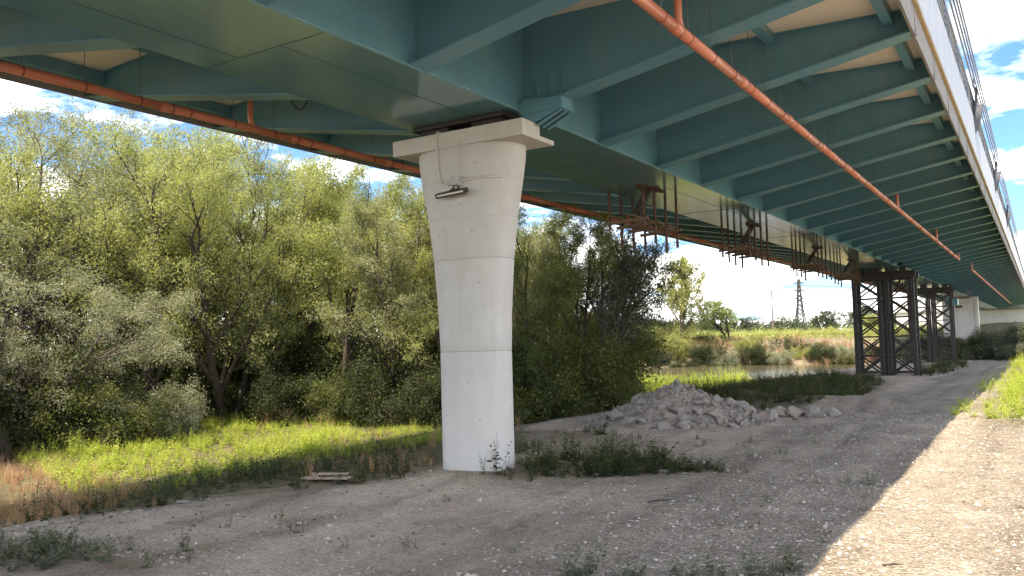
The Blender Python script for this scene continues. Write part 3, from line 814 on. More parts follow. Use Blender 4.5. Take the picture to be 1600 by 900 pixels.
# ------------------------------------------------------------------ trestle towers
UB = MB().box(-.5, .5, -.5, .5, 0, 1).mesh('steel_member', 'dark_steel')
UBR = MB().box(-.5, .5, -.5, .5, 0, 1).mesh('rusty_member', 'rust')
def member(name, parent, a, b, w, h, me=UB):
    a, b = Vector(a), Vector(b); d = b-a
    o = link(name, me, parent)
    qt = d.to_track_quat('Z', 'Y')
    o.matrix_local = Matrix.Translation(a) @ qt.to_matrix().to_4x4() @ Matrix.Diagonal((w, h, d.length, 1))
    return o
def tower(x0, x1, yc, lab, dep=1.1, ztop=ZG-.42):
    zb = min(Hs(x0, yc), Hs(x1, yc))+.02
    root = empty('trestle_tower', ((x0+x1)/2, yc, zb), lab, 'trestle tower', 'dark lattice towers propping the girder')
    hx, hy, hh = (x1-x0)/2, dep/2, ztop-zb
    for sx in (-1, 1):
        for sy in (-1, 1):
            for dxx in (-.05, .05):
                member('leg', root, (sx*hx+dxx, sy*hy, 0), (sx*hx+dxx, sy*hy, hh), .085, .13)
            member('base_plate', root, (sx*hx, sy*hy, -.06), (sx*hx, sy*hy, .02), .40, .36)
    nb = 5
    for i in range(nb+1):
        z = hh*i/nb if i else .12
        for sy in (-1, 1): member('strut', root, (-hx, sy*hy, z), (hx, sy*hy, z), .05, .06)
        for sx in (-1, 1): member('strut', root, (sx*hx, -hy, z), (sx*hx, hy, z), .05, .06)
    for i in range(nb):
        za, zb_ = hh*i/nb+.05, hh*(i+1)/nb-.03
        for sy in (-1, 1):
            member('brace', root, (-hx, sy*(hy+.03), za), (hx, sy*(hy+.03), zb_), .05, .07)
            member('brace', root, (hx, sy*(hy-.03), za), (-hx, sy*(hy-.03), zb_), .05, .07)
        for sx in (-1, 1):
            member('brace', root, (sx*(hx+.02), -hy, za), (sx*(hx+.02), hy, zb_), .035, .05)
    for sy in (-1, 1):
        member('header_beam', root, (-hx-.18, sy*hy, hh+.16), (hx+.18, sy*hy, hh+.16), .18, .31)
    return root
for (x0, x1, yc, lab) in ((-7.18, -6.12, 41.5, 'dark steel lattice trestle tower at the river side of the nearer pair'), (-5.80, -4.76, 41.5, 'dark steel lattice trestle tower at the track side of the nearer pair'),
                          (-7.18, -6.12, 60.5, 'dark steel lattice trestle tower at the river side of the farther pair'), (-5.80, -4.76, 60.5, 'dark steel lattice trestle tower at the track side of the farther pair')):
    tower(x0, x1, yc, lab)
for yc, lab in ((41.5, 'heavy dark grillage of beams between the nearer towers and the girder'), (60.5, 'heavy dark grillage of beams between the farther towers and the girder')):
    root = empty('jacking_grillage', (XC, yc, ZG-.11), lab, 'beams', 'beam grillages on the trestle towers')
    for xx in (-1.05, -.35, .35, 1.05): member('beam', root, (xx, -1.5, .04), (xx, 1.5, .04), .14, .14)
    for xx in (-.95, .0, .85):
        member('clamp_post', root, (xx, -.55, -.30), (xx, -.55, -.012), .12, .12)
    for xx in (GL-.12-XC, GRT+.12-XC):
        for yy_ in (-1.4, -.5, .5, 1.4):
            member('side_post', root, (xx, yy_, -.08), (xx, yy_, .50), .10, .10)
        member('side_rail', root, (xx+.07*(1 if xx > 0 else -1), -1.6, .32), (xx+.07*(1 if xx > 0 else -1), 1.6, .32), .04, .08)
# concrete pads under the towers
for yc, lab in ((41.5, 'low grey concrete pad under the nearer trestle towers'), (60.5, 'low grey concrete pad under the farther trestle towers')):
    z = max(Hs(-7.2, yc), Hs(-4.7, yc))
    o = MB().box(-7.9, -4.1, yc-1.5, yc+1.6, z-.5, z-.03).build('concrete_pad', 'concrete_grey')
    bv = o.modifiers.new('b', 'BEVEL'); bv.width = .03
    tag(o, lab, 'concrete pad', 'pads under the trestle towers')
# access platform by the far towers
root = empty('access_platform', (-4.3, 61.5, 4.0), 'small railed work platform hung beside the farther trestle towers', 'platform')
MB().box(-.55, .55, -1.2, 1.2, -.42, -.36).build('platform_deck', 'rust_wood', root)
for xx in (-.5, .5):
    for yy_ in (-1.15, 0, 1.15): rod('railing_post', (xx, yy_, -.36), (xx, yy_, .36), .025, 'dark_steel', root)
    for zz in (.0, .34): rod('rail', (xx, -1.2, zz), (xx, 1.2, zz), .02, 'dark_steel', root)
for yy_ in (-1.15, 1.15): rod('hanger_post', (-.53, yy_, -.40), (-.53, yy_, 1.2), .025, 'dark_steel', root)
MB().box(-.8, -.1, -1.0, -.2, -.86, -.43).build('tool_box', 'teal', root)
for zz in (.1,): rod('link_beam', (-.55, 0, -.1), (-1.0, 0, .0), .04, 'dark_steel', root)

# far pier and abutment
PB = 84.0
root = empty('far_pier', (XC, PB, Hs(XC, PB)), 'broad white concrete wall pier far along under the girder', 'pier')
zb = Hs(XC, PB)
hh = ZG-.02-zb
MB().box(-1.35, 1.25, -.6, .6, -2.5, hh-.35).build('pier_wall', 'concrete_white', root)
MB().box(1.255, 1.45, -.75, .75, -2.5, hh-.02).build('end_pilaster', 'concrete_white', root)
MB().box(-1.5, 1.25, -.75, .75, hh-.345, hh-.02).build('pier_head', 'concrete_white', root)
MB().box(-.3, .25, -.66, -.601, hh-.95, hh-.75).build('recess_plate', 'rust', root)
YA = 150.0
root = empty('abutment', (XC, YA, 0), 'long white concrete abutment wall closing the far end of the bridge', 'abutment')
MB().box(-14, 14, 0, 1.2, -2, 4.28).build('abutment_wall', 'concrete_white', root)
MB().box(-14.2, 14.2, -.25, 1.2, 4.281, 4.55).build('bearing_shelf', 'concrete_grey', root)
MB().box(-14, 14, .5, 1.2, 4.551, 6.3).build('back_wall', 'concrete_white', root)

# ------------------------------------------------------------------ trees
class Grow:
    """a branching skeleton: tubes for wood, points with directions for leaves"""
    def __init__(s, seed): s.r = np.random.default_rng(seed); s.tubes = []; s.twigs = []
    def branch(s, p, d, length, rad, lv, P):
        r = s.r
        n = P['segs'][lv]
        pts, dirs = [p.copy()], [d.copy()]
        for i in range(n):
            d = d+r.normal(0, P['wig'][lv], 3)+np.array([0, 0, P['up'][lv]])/n
            d /= np.linalg.norm(d)
            p = p+d*length/n
            pts.append(p.copy()); dirs.append(d.copy())
        last = lv == len(P['segs'])-1
        r1 = rad*(0.35 if not last else 0.3)
        s.tubes.append((np.array(pts), np.linspace(rad, r1, n+1), P['sides'][lv]))
        if last:
            s.twigs.append((np.array(pts), np.array(dirs))); return
        k = P['kids'][lv]
        for j in range(k):
            t = P['from'][lv]+(1-P['from'][lv])*(j+r.random())/k
            i = min(int(t*n), n-1); f = t*n-i
            q = pts[i]*(1-f)+pts[i+1]*f; dd = dirs[i+1]
            o = np.cross(dd, r.normal(0, 1, 3)); o /= np.linalg.norm(o)+1e-9
            ang = RAD(r.uniform(*P['ang'][lv]))
            nd = dd*math.cos(ang)+o*math.sin(ang)
            s.branch(q, nd, length*r.uniform(*P['len'][lv])*(1.15-.45*t), max(rad*(1-.65*t)*.62, .004), lv+1, P)
def tubes_mesh(name, tubes, mat):
    V, F = [], []
    b = 0
    for pts, rads, n in tubes:
        d = np.gradient(pts, axis=0); d /= np.linalg.norm(d, axis=1, keepdims=True)+1e-9
        ref = np.array([1.0, .13, .07]) if abs(d[0][0]) < .9 else np.array([0, 1.0, 0])
        u = np.cross(d, ref); u /= np.linalg.norm(u, axis=1, keepdims=True)+1e-9
        w = np.cross(d, u)
        a = np.arange(n)*2*math.pi/n
        ring = pts[:, None]+rads[:, None, None]*(u[:, None]*np.cos(a)[None, :, None]+w[:, None]*np.sin(a)[None, :, None])
        V.append(ring.reshape(-1, 3))
        m_ = len(pts)
        i, k = np.meshgrid(np.arange(m_-1), np.arange(n), indexing='ij')
        k2 = (k+1) % n
        F.append(np.stack([b+i*n+k, b+i*n+k2, b+(i+1)*n+k2, b+(i+1)*n+k], -1).reshape(-1, 4))
        b += m_*n
    V, F = np.concatenate(V), np.concatenate(F).astype(np.int32)
    me = bpy.data.meshes.new(name)
    me.vertices.add(len(V)); me.vertices.foreach_set('co', V.astype(np.float32).ravel())
    me.loops.add(F.size); me.loops.foreach_set('vertex_index', F.ravel())
    me.polygons.add(len(F)); me.polygons.foreach_set('loop_start', np.arange(0, F.size, 4, dtype=np.int32))
    me.polygons.foreach_set('use_smooth', np.ones(len(F), bool))
    me.materials.append(MAT[mat]); me.update(calc_edges=True)
    return me
def leaf_quads(C, D, Nn, length, width, fold=None):
    """diamond leaves at C, along D, facing about Nn"""
    Nn = Nn-D*(Nn*D).sum(1, keepdims=True); Nn /= np.linalg.norm(Nn, axis=1, keepdims=True)+1e-9
    W_ = np.cross(D, Nn)
    l, w = length[:, None], width[:, None]
    return np.stack([C, C+D*l*.45+W_*w*.5, C+D*l-Nn*l*.08, C+D*l*.45-W_*w*.5], 1).reshape(-1, 3)
def crown_mesh(name, g, mat, per, size, asp, spread, droop, seed):
    r = np.random.default_rng(seed)
    P_, D_, T_ = [], [], []
    for pts, dirs in g.twigs:
        n = max(1, int(per*r.uniform(.6, 1.4)))
        t = r.random(n)**.8*(len(pts)-1.001)
        i = t.astype(int); f = (t-i)[:, None]
        P_.append(pts[i]*(1-f)+pts[i+1]*f); D_.append(dirs[i+1]); T_.append(np.full(n, r.random()))
    P_, D_, T_ = np.concatenate(P_), np.concatenate(D_), np.concatenate(T_)
    n = len(P_)
    P_ = P_+r.normal(0, spread, (n, 3))
    d = D_*.5+r.normal(0, .75, (n, 3))+np.array([0, 0, -droop]); d /= np.linalg.norm(d, axis=1, keepdims=True)
    nn = r.normal(0, .8, (n, 3))+np.array([0, 0, .6])
    l = size*r.uniform(.65, 1.35, n)
    rnd = np.clip(.18*r.normal(0, 1, n)+.30+.42*T_, 0, 1)
    return quads_mesh(name, leaf_quads(P_, d, nn, l, l*asp), mat, rnd)
def make_tree(seed, P, bark, leaf, per, size, asp, spread=.05, droop=.25, leaf_seed=1):
    g = Grow(seed)
    r = g.r
    nt_ = P['stems']
    for k in range(nt_):
        a = 2*math.pi*(k+r.random()*.7)/nt_
        lean = P['lean']*r.uniform(.5, 1.3)
        d = np.array([math.cos(a)*lean, math.sin(a)*lean, 1.0]); d /= np.linalg.norm(d)
        p = np.array([math.cos(a)*.10, math.sin(a)*.10, -.25])*(1 if nt_ > 1 else 0)+np.array([0, 0, -.05])
        g.branch(p, d, P['h']*r.uniform(.82, 1.05), P['rad']*r.uniform(.75, 1.1), 0, P)
    allp = np.concatenate([t[0] for t in g.twigs])
    top = float(np.percentile(allp[:, 2], 99.5))
    return tubes_mesh('trunk', g.tubes, bark), crown_mesh('crown', g, leaf, per, size, asp, spread, droop, leaf_seed), top
WIL = dict(stems=3, lean=.28, h=6.2, rad=.115, segs=[8, 6, 4, 3], sides=[9, 6, 4, 3], wig=[.07, .10, .14, .2], up=[.25, .35, .25, -.15], kids=[10, 7, 5], ang=[(22, 48), (22, 50), (25, 65)], len=[(.38, .56), (.42, .62), (.40, .65)], **{'from': [.12, .2, .2]})
SLIM = dict(WIL, stems=2, lean=.13, h=6.6, rad=.075, kids=[10, 6, 5], ang=[(18, 40), (20, 45), (25, 60)], len=[(.30, .46), (.40, .60), (.42, .66)])
SLIM['from'] = [.10, .2, .2]
SLIM1 = dict(SLIM, stems=1, lean=.10, rad=.085, kids=[14, 6, 5]); SLIM1['from'] = [.09, .25, .2]
SILV = dict(WIL, stems=3, lean=.34, h=5.4, kids=[10, 7, 5], up=[.1, .1, -.15, -.7], ang=[(30, 60), (25, 55), (25, 65)], len=[(.42, .62), (.42, .62), (.45, .7)]); SILV['from'] = [.12, .2, .15]
DARK = dict(WIL, stems=2, lean=.12, h=5.2, rad=.075, kids=[9, 6, 4], up=[.2, .1, -.1, -.9], ang=[(28, 60), (25, 55), (25, 60)], len=[(.36, .58), (.45, .62), (.45, .7)]); DARK['from'] = [.38, .25, .2]
BUSH = dict(stems=9, lean=.75, h=1.5, rad=.028, segs=[5, 4, 3], sides=[5, 4, 3], wig=[.12, .16, .2], up=[.25, .2, .0], kids=[7, 6], ang=[(25, 60), (25, 65)], len=[(.40, .62), (.45, .7)], **{'from': [.12, .15]})
ROUND = dict(WIL, stems=2, lean=.22, h=6.0, rad=.16, kids=[9, 7, 5], ang=[(30, 62), (28, 60), (25, 65)], len=[(.42, .62), (.42, .62), (.42, .66)], up=[.15, .2, .1, -.1]); ROUND['from'] = [.2, .25, .2]
KIND = {
    'wide': make_tree(11, WIL, 'bark', 'leaf_willow', 72, .066, .30, .085, .2),
    'wide2': make_tree(29, WIL, 'bark', 'leaf_willow', 72, .066, .30, .085, .2, 5),
    'slim': make_tree(17, SLIM, 'bark', 'leaf_willow', 80, .066, .30, .085, .25, 2),
    'slim2': make_tree(23, SLIM1, 'bark', 'leaf_willow', 90, .066, .30, .085, .25, 3),
    'silver': make_tree(31, SILV, 'bark', 'leaf_grey', 85, .070, .26, .09, .5, 4),
    'dark': make_tree(43, DARK, 'bark_dark', 'leaf_dark', 34, .085, .30, .07, .7, 6),
    'bush': make_tree(53, BUSH, 'bark', 'leaf_broad', 75, .055, .45, .10, .1, 7),
    'round': make_tree(61, ROUND, 'bark', 'leaf_yellow', 22, .17, .5, .12, .1, 8),
}
def plant_tree(kind, name, x, y, h, lab, rz=0.0, group=None, wide=1.0, cat='tree', leaf=None, dz=0.0):
    tm, cmh, top = KIND[kind]
    s = h/top
    root = empty(name, (x, y, Hs(x, y)+dz), lab, cat, group, rz)
    root.scale = (s*wide, s*wide, s)
    link('trunk', tm, root)
    c = link('crown', cmh, root)
    if leaf:
        c.material_slots[0].link = 'OBJECT'; c.material_slots[0].material = MAT[leaf]
    return root
WG = 'willow trees along the meadow edge'
for row in (
    ('silver', 'silver_willow', -16.4, 8.3, 3.5, 'low silvery willow with a bright domed crown at the left photo edge', .4, 1.35),
    ('wide2', 'willow_tree', -21.0, 10.2, 7.6, 'tall grey-green willow rising behind the low silvery willow at the left edge', 3.4, 1.15, 'leaf_pale'),
    ('wide', 'willow_tree', -19.0, 12.4, 8.2, 'tall many-stemmed willow with the widest forking trunk, behind the lit meadow', 2.2, 1.1),
    ('wide2', 'willow_tree', -18.2, 14.6, 7.7, 'full yellow-green willow just right of the widest forking willow', 1.0, 1.0),
    ('slim', 'willow_tree', -17.0, 15.6, 6.2, 'slender twin-stemmed willow, third from the forking willow towards the pier', .3, 1.1, 'leaf_fresh'),
    ('slim2', 'willow_tree', -15.4, 15.9, 6.8, 'single-stemmed willow midway between the forking willow and the pier', 1.9, 1.1),
    ('slim', 'willow_tree', -14.0, 16.5, 6.1, 'leaning slender willow, second left of the white pier', 2.6, 1.15, 'leaf_pale'),
    ('slim2', 'willow_tree', -12.6, 16.5, 5.7, 'slender willow right against the left outline of the white pier', 4.0, 1.15),
    ('slim', 'willow_tree', -10.5, 17.5, 5.2, 'grey-green willow right against the right outline of the white pier', 5.1, 1.1, 'leaf_fresh'),
    ('slim2', 'willow_tree', -9.75, 18.6, 5.1, 'thin willow between the white pier and the dark drooping tree', .8, 1.05),
): plant_tree(row[0], row[1], row[2], row[3], row[4], row[5], row[6], WG, row[7], 'tree', row[8] if len(row) > 8 else None)
plant_tree('dark', 'dark_tree', -9.15, 18.6, 4.55, 'thin-leaved tree coloured almost black for shade, with drooping right side behind the rubble pile', 2.9, None, .92)
BG = 'taller trees behind the first row of willows'
back = [('silver', -28.5, 14.0, 9.6), ('wide2', -30.0, 18.5, 11.0), ('wide', -27.5, 20.5, 10.8), ('wide2', -26.0, 22.5, 8.2), ('wide', -24.0, 23.5, 7.8), ('slim', -22.2, 24.3, 8.1), ('wide2', -20.0, 24.8, 7.4),
        ('wide', -17.0, 25.0, 6.9), ('slim2', -15.0, 26.5, 6.5), ('wide2', -24.0, 10.5, 7.6), ('wide', -23.0, 16.5, 8.6), ('slim2', -20.5, 19.0, 7.9), ('slim', -17.8, 20.5, 7.0), ('slim2', -14.6, 20.5, 6.0), ('slim', -12.6, 21.0, 5.8), ('slim2', -18.5, 18.0, 7.2), ('wide', -12.0, 19.6, 5.7), ('wide2', -11.4, 22.0, 6.0)]
ORD = ['first', 'second', 'third', 'fourth', 'fifth', 'sixth', 'seventh', 'eighth', 'ninth', 'tenth', 'eleventh', 'twelfth', 'thirteenth', 'fourteenth', 'fifteenth', 'sixteenth', 'seventeenth', 'eighteenth', 'nineteenth', 'twentieth']
ORD += ['twenty-'+w for w in ORD[:9]]+['thirtieth']
def rank(pts):
    o = sorted(range(len(pts)), key=lambda i: pts[i][0]/pts[i][1])
    r_ = [0]*len(pts)
    for k, i in enumerate(o): r_[i] = k
    return [ORD[k] for k in r_]
RK = rank([(x, y) for k, x, y, h in back])
for i, (k, x, y, h) in enumerate(back):
    rk = RK[i]
    plant_tree(k, 'willow_tree', x, y, h, 'tall willow behind the front row, %s from the left of those behind' % rk, i*1.3, BG, 1.15, 'tree', (None, 'leaf_pale', 'leaf_fresh')[i % 3])

# understorey shrubs
SH = 'dark shrubs under the willows'
shr = [(-17.1, 8.7, 1.7), (-18.3, 9.7, 2.2), (-16.7, 9.9, 1.4), (-18.0, 8.0, 1.9), (-17.6, 12.0, 1.3), (-16.2, 14.9, 1.3), (-14.9, 15.5, 1.2), (-13.6, 15.9, 1.6), (-12.4, 16.0, 1.4), (-11.2, 16.7, 1.4), (-10.6, 17.3, 2.0), (-9.8, 17.8, 2.0), (-11.2, 18.8, 2.6), (-10.3, 19.4, 2.2),
       (-19.8, 14.5, 2.2), (-18.0, 17.0, 2.4), (-16.2, 17.9, 2.5), (-14.4, 18.3, 2.4), (-12.5, 18.5, 2.2), (-21.5, 12.0, 2.6), (-19.5, 9.2, 1.9), (-22, 15, 3.0), (-19, 20, 3.0), (-15, 22, 3.0), (-24, 19, 3.4)]
RK = rank([(x, y) for x, y, h in shr])
for i, (x, y, h) in enumerate(shr):
    plant_tree('bush', 'shrub', x, y, h*(1.0 if i % 4 else .85), 'dense leafy shrub at the foot of the willows, %s from the left' % RK[i], i*2.1, SH, 1.15, 'shrub', 'leaf_mid' if (i % 4 == 2 or x > -11.3) else 'leaf_broad')
plant_tree('bush', 'shrub', -16.6, 11.6, 1.15, 'pale sunlit shrub beside the forking willow trunk at the meadow edge', .7, SH, 1.0, 'shrub', 'leaf_grey')

# far bank trees and shrubs
plant_tree('round', 'bank_tree', -27.0, 70.0, 8.7, 'tall yellow-green tree leaning on the far river bank', .6, None, .58, 'tree', None, -.6)
plant_tree('round', 'bank_tree', -24.5, 76.0, 3.9, 'small rounded green tree alone in the field beyond the river', 2.4, None, 1.25, 'tree', 'leaf_fresh')
bk = [(-34.5, 67.5, 3.6, 'leaf_broad'), (-36.5, 69.0, 4.4, 'leaf_yellow'), (-39.0, 67.0, 4.6, 'leaf_broad'), (-42, 66, 5, 'leaf_grey'), (-32.5, 66.8, 2.6, 'leaf_dark'), (-30.2, 67.0, 2.4, 'leaf_broad'), (-27.8, 66.6, 1.8, 'leaf_dark'), (-25.4, 66.4, 1.7, 'leaf_broad'), (-45, 64, 6, 'leaf_broad'), (-28.0, 69.5, 2.9, 'leaf_yellow'), (-26.6, 68.2, 2.2, 'leaf_yellow'), (-29.5, 70.5, 3.3, 'leaf_broad'), (-31.5, 69.0, 3.0, 'leaf_grey'), (-24.0, 68.5, 2.2, 'leaf_broad'), (-22.6, 68.6, 1.9, 'leaf_grey'), (-20.6, 70.0, 2.0, 'leaf_broad'), (-18.4, 70.2, 1.6, 'leaf_grey'),
      (-15.2, 71.5, 2.0, 'leaf_broad'), (-13.4, 72.0, 2.1, 'leaf_grey'), (-11.6, 73.0, 2.0, 'leaf_broad'), (-33.5, 71.5, 3.6, 'leaf_broad'), (-30, 73.5, 3.4, 'leaf_dark'), (-21.6, 72.0, 1.6, 'leaf_yellow'), (-17.0, 72.4, 1.4, 'leaf_yellow')]
RK = rank([(x, y) for x, y, h, lf in bk])
for i, (x, y, h, lf) in enumerate(bk):
    plant_tree('bush', 'shrub', x, y, h*.72, 'bushy shrub growing on the far river bank, %s from the left' % RK[i], i*1.7, 'shrubs on the far river bank', 1.25, 'shrub', lf, -.15)
mound = [(-4.0, 71.0, 1.6), (-2.2, 69.5, 2.0), (-0.4, 68.0, 2.1), (1.6, 66.0, 2.4), (3.5, 64.0, 2.4), (-5.6, 73.0, 1.2), (-7.5, 74.0, 1.5), (0.6, 73.0, 2.2), (-2.8, 76, 1.8), (-3.2, 64.5, .9), (-1.2, 63.2, 1.1)]
RK = rank([(x, y) for x, y, h in mound])
for i, (x, y, h) in enumerate(mound):
    plant_tree('bush', 'shrub', x, y, h, 'grey-green shrub on the mound at the track end, %s from the left' % RK[i], i*1.9, 'shrubs on the far mound', 1.4, 'shrub', 'leaf_broad' if i % 3 == 0 else 'herb_dusty')

# ------------------------------------------------------------------ herbs, grass and other ground cover
def herb_template(seed, stems, h, leaves, lsize, asp, spread):
    r = np.random.default_rng(seed)
    C, D, Nn, Ls = [], [], [], []
    Q = []
    for k in range(stems):
        a = r.random()*6.283; lean = r.uniform(.05, spread)
        hh = h*r.uniform(.55, 1.1)
        tipv = np.array([math.cos(a)*lean*hh, math.sin(a)*lean*hh, hh])
        base = r.normal(0, .03, 3)*np.array([1, 1, 0])
        for j in range(leaves):
            t = (j+.5)/leaves
            p = base+tipv*t
            b = j*2.4+r.random()
            d = np.array([math.cos(b), math.sin(b), r.uniform(-.2, .7)]); d /= np.linalg.norm(d)
            C.append(p); D.append(d); Nn.append([0, 0, 1]+r.normal(0, .3, 3)); Ls.append(lsize*r.uniform(.6, 1.25)*(1.15-.6*t))
        w = .004
        Q.append(np.array([base+[-w, 0, 0], base+[w, 0, 0], base+tipv+[w*.4, 0, 0], base+tipv+[-w*.4, 0, 0]]))
    Ls = np.array(Ls)
    V = leaf_quads(np.array(C), np.array(D), np.array(Nn, float), Ls, Ls*asp)
    return np.concatenate([V]+Q)
def grass_template(seed, blades, h, w, spread):
    r = np.random.default_rng(seed)
    Q = []
    for k in range(blades):
        a = r.random()*6.283; hh = h*r.uniform(.5, 1.1); le = r.uniform(.05, spread)
        d = np.array([math.cos(a), math.sin(a), 0]); s = np.array([-d[1], d[0], 0])*w
        b = r.normal(0, .04, 3)*np.array([1, 1, 0])
        m1 = b+d*le*hh*.35+np.array([0, 0, hh*.6]); tp = b+d*le*hh+np.array([0, 0, hh])
        Q.append(np.array([b-s, b+s, m1+s*.7, m1-s*.7])); Q.append(np.array([m1-s*.7, m1+s*.7, tp+s*.15, tp-s*.15]))
    return np.concatenate(Q)
TPL = {
    'herb': [herb_template(i, 7, .32, 7, .085, .55, 1.0) for i in range(5)],
    'tall': [herb_template(10+i, 6, .60, 11, .085, .42, .5) for i in range(5)],
    'low': [herb_template(20+i, 5, .12, 5, .045, .55, 1.2) for i in range(3)],
    'grass': [grass_template(30+i, 12, .30, .006, .6) for i in range(3)],
    'dry': [grass_template(40+i, 16, .50, .0045, 1.1) for i in range(4)],
    'coarse': [herb_template(50+i, 5, .7, 6, .20, .5, .7) for i in range(3)],
}
def compose(placed):
    """placed: list of (template verts, x, y, z, scale, rot) -> stacked vertices and one random value per plant quad"""
    V, Rn = [], []
    for T, x, y, z, s, a in placed:
        c, sn = math.cos(a)*s, math.sin(a)*s
        V.append(np.stack([T[:, 0]*c-T[:, 1]*sn+x, T[:, 0]*sn+T[:, 1]*c+y, T[:, 2]*s+z], 1))
        Rn.append(np.clip(RNG.normal(.45, .16)+RNG.normal(0, .14, len(T)//4), 0, 1))
    return np.concatenate(V), np.concatenate(Rn)
def scatter(poly, dens, kinds, smin, smax, seed, clump=0.0, cs=0.9, avoid=None):
    r = np.random.default_rng(seed)
    xs, ys = [p[0] for p in poly], [p[1] for p in poly]
    n = int((max(xs)-min(xs))*(max(ys)-min(ys))*dens)
    x = r.uniform(min(xs), max(xs), n); y = r.uniform(min(ys), max(ys), n)
    ok = inpoly(x+.3*vnoise(x*2, y*2, seed), y+.3*vnoise(x*2, y*2, seed+1), poly)
    if clump: ok &= (fbm(x*cs, y*cs, seed+5, 3)+r.normal(0, .12, n)) > clump
    ok &= ((x-XC)/.50)**2+((y-PY)/.44)**2 > 1
    if avoid is not None: ok &= ~avoid(x, y)
    x, y = x[ok], y[ok]; z = H(x, y)
    sv = np.clip(1+1.1*fbm(x*.9, y*.9, seed+9, 3), .45, 1.6)
    out_ = []
    for i in range(len(x)):
        T = TPL[kinds[int(r.integers(len(kinds)))]]
        out_.append((T[int(r.integers(len(T)))], x[i], y[i], z[i]-.01, r.uniform(smin, smax)*sv[i], r.random()*6.28))
    return out_
def stuff(name, placed, mat, lab, cat='plants'):
    V, Rn = compose(placed)
    o = link(name, quads_mesh(name, V, mat, Rn))
    return tag(o, lab, cat, None, 'stuff')
RED = [(-13.2, 3.2), (-9.6, 4.3), (-9.3, 5.2), (-10.4, 6.1), (-13.5, 7.2), (-17.5, 8.6), (-18.5, 7.0), (-15, 4.4)]
inred = lambda x, y: inpoly(x, y, RED) & (vnoise(x*1.5, y*1.5, 99) < .42)
inred_or_shade = lambda x, y: inred(x, y) | (x > -9.7+.9*vnoise(x*.8, y*.8, 98))  # keeps the brighter sunlit leaf colour out of the shaded meadow part
stuff('meadow_weeds', scatter(MEADOW, 42, ['herb', 'herb', 'herb', 'tall', 'grass'], .30, .62, 101, -.30, .9, inred_or_shade), 'herb_lush_sunlit', 'lush green weeds in a sunlit colour covering the meadow left of the white pier')
stuff('meadow_front_weeds', scatter([(-10.6, 4.2), (-9.2, 4.5), (-8.0, 5.6), (-7.0, 7.0), (-6.45, 7.9), (-6.4, 9.4), (-7.2, 11), (-8.6, 13.3), (-9.8, 14.5), (-10.6, 12.0), (-10.5, 8)], 34, ['tall', 'herb', 'herb', 'low'], .30, .62, 141, -.08, .8), 'herb', 'dark green weeds with shade in their colour along the shaded front edge of the meadow')
stuff('dry_grass', scatter([(-14.5, 2.6), (-9.2, 4.0), (-8.6, 5.4), (-10.2, 6.8), (-13.5, 8.0), (-18.5, 9.4), (-20, 7.0), (-16, 4.0)], 42, ['dry', 'dry', 'grass'], .3, .62, 151, -.22, .7)+scatter(MEADOW, 2.0, ['dry'], .4, .75, 153, .02)+scatter([(-8.2, 8.2), (-6.7, 7.9), (-6.5, 8.8), (-7.6, 9.2)], 26, ['dry'], .3, .55, 152, -.2), 'dry', 'reddish dry grass beside the green meadow')
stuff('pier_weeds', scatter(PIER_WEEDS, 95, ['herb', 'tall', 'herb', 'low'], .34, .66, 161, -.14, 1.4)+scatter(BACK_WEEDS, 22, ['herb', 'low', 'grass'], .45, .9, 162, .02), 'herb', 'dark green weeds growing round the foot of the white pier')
stuff('corner_weeds', scatter(CORNER_WEEDS, 85, ['low', 'herb', 'herb'], .4, .75, 171, -.12, 2.0)+scatter(FRONT_WEEDS, 80, ['low', 'herb', 'low'], .4, .8, 172, -.05, 2.0), 'herb_dusty', 'low dusty weeds in the near foreground dirt')
stuff('verge_grass', scatter(VERGE, 16, ['grass', 'herb', 'tall'], .5, 1.0, 181, -.3)+scatter([(-1.5, 17), (-.7, 17), (-.9, 28), (-1.2, 40), (-2.0, 40)], 12, ['low', 'herb'], .4, .9, 182, -.05), 'herb_lush_sunlit', 'green grass on the verge right of the track')
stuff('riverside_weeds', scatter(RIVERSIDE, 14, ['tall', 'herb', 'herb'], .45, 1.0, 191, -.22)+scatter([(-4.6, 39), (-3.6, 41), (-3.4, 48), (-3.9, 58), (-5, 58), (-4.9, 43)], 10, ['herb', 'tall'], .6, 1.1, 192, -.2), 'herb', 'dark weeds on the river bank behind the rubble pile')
stuff('river_sunny_weeds', scatter([(-16, 24), (-10.5, 24), (-10.8, 34), (-13, 44), (-20, 42)], 15, ['tall', 'herb'], .6, 1.15, 195, -.3), 'herb_lush_sunlit', 'sunlit green weeds at the river edge')
stuff('far_bank_weeds', scatter([(-40, 66), (-24, 66), (-9, 68.5), (-9, 77), (-24, 77), (-40, 77)], 9, ['coarse', 'coarse', 'tall'], .5, 1.25, 201, -.12, .35), 'herb', 'rough weeds on the slope of the far river bank')
stuff('far_bank_dry_weeds', scatter([(-40, 67), (-24, 67.5), (-9, 70), (-9, 79), (-24, 79), (-40, 79)], 4.0, ['dry'], .7, 1.4, 205, .0, .4), 'dry', 'brown dry weeds on the slope of the far river bank')
stuff('shore_weeds', scatter([(-26, 65.0), (-12, 66.0), (-12, 68.0), (-26, 67.2)], 8, ['coarse', 'herb'], .35, .7, 211, -.2, .5), 'herb_lush_sunlit', 'bright green low plants on the far shore')
stuff('field_crop', scatter([(-60, 76), (-9, 79), (-4, 140), (-60, 150)], 1.3, ['coarse', 'dry'], .9, 1.5, 221, -.5), 'crop', 'yellow-green crop in the field beyond the river')
stuff('mound_weeds', scatter([(-9, 64), (4, 60), (8, 70), (0, 80), (-9, 80)], 7, ['tall', 'coarse'], .7, 1.3, 231, -.25, .4), 'herb_dusty', 'grey weeds covering the mound at the end of the track')

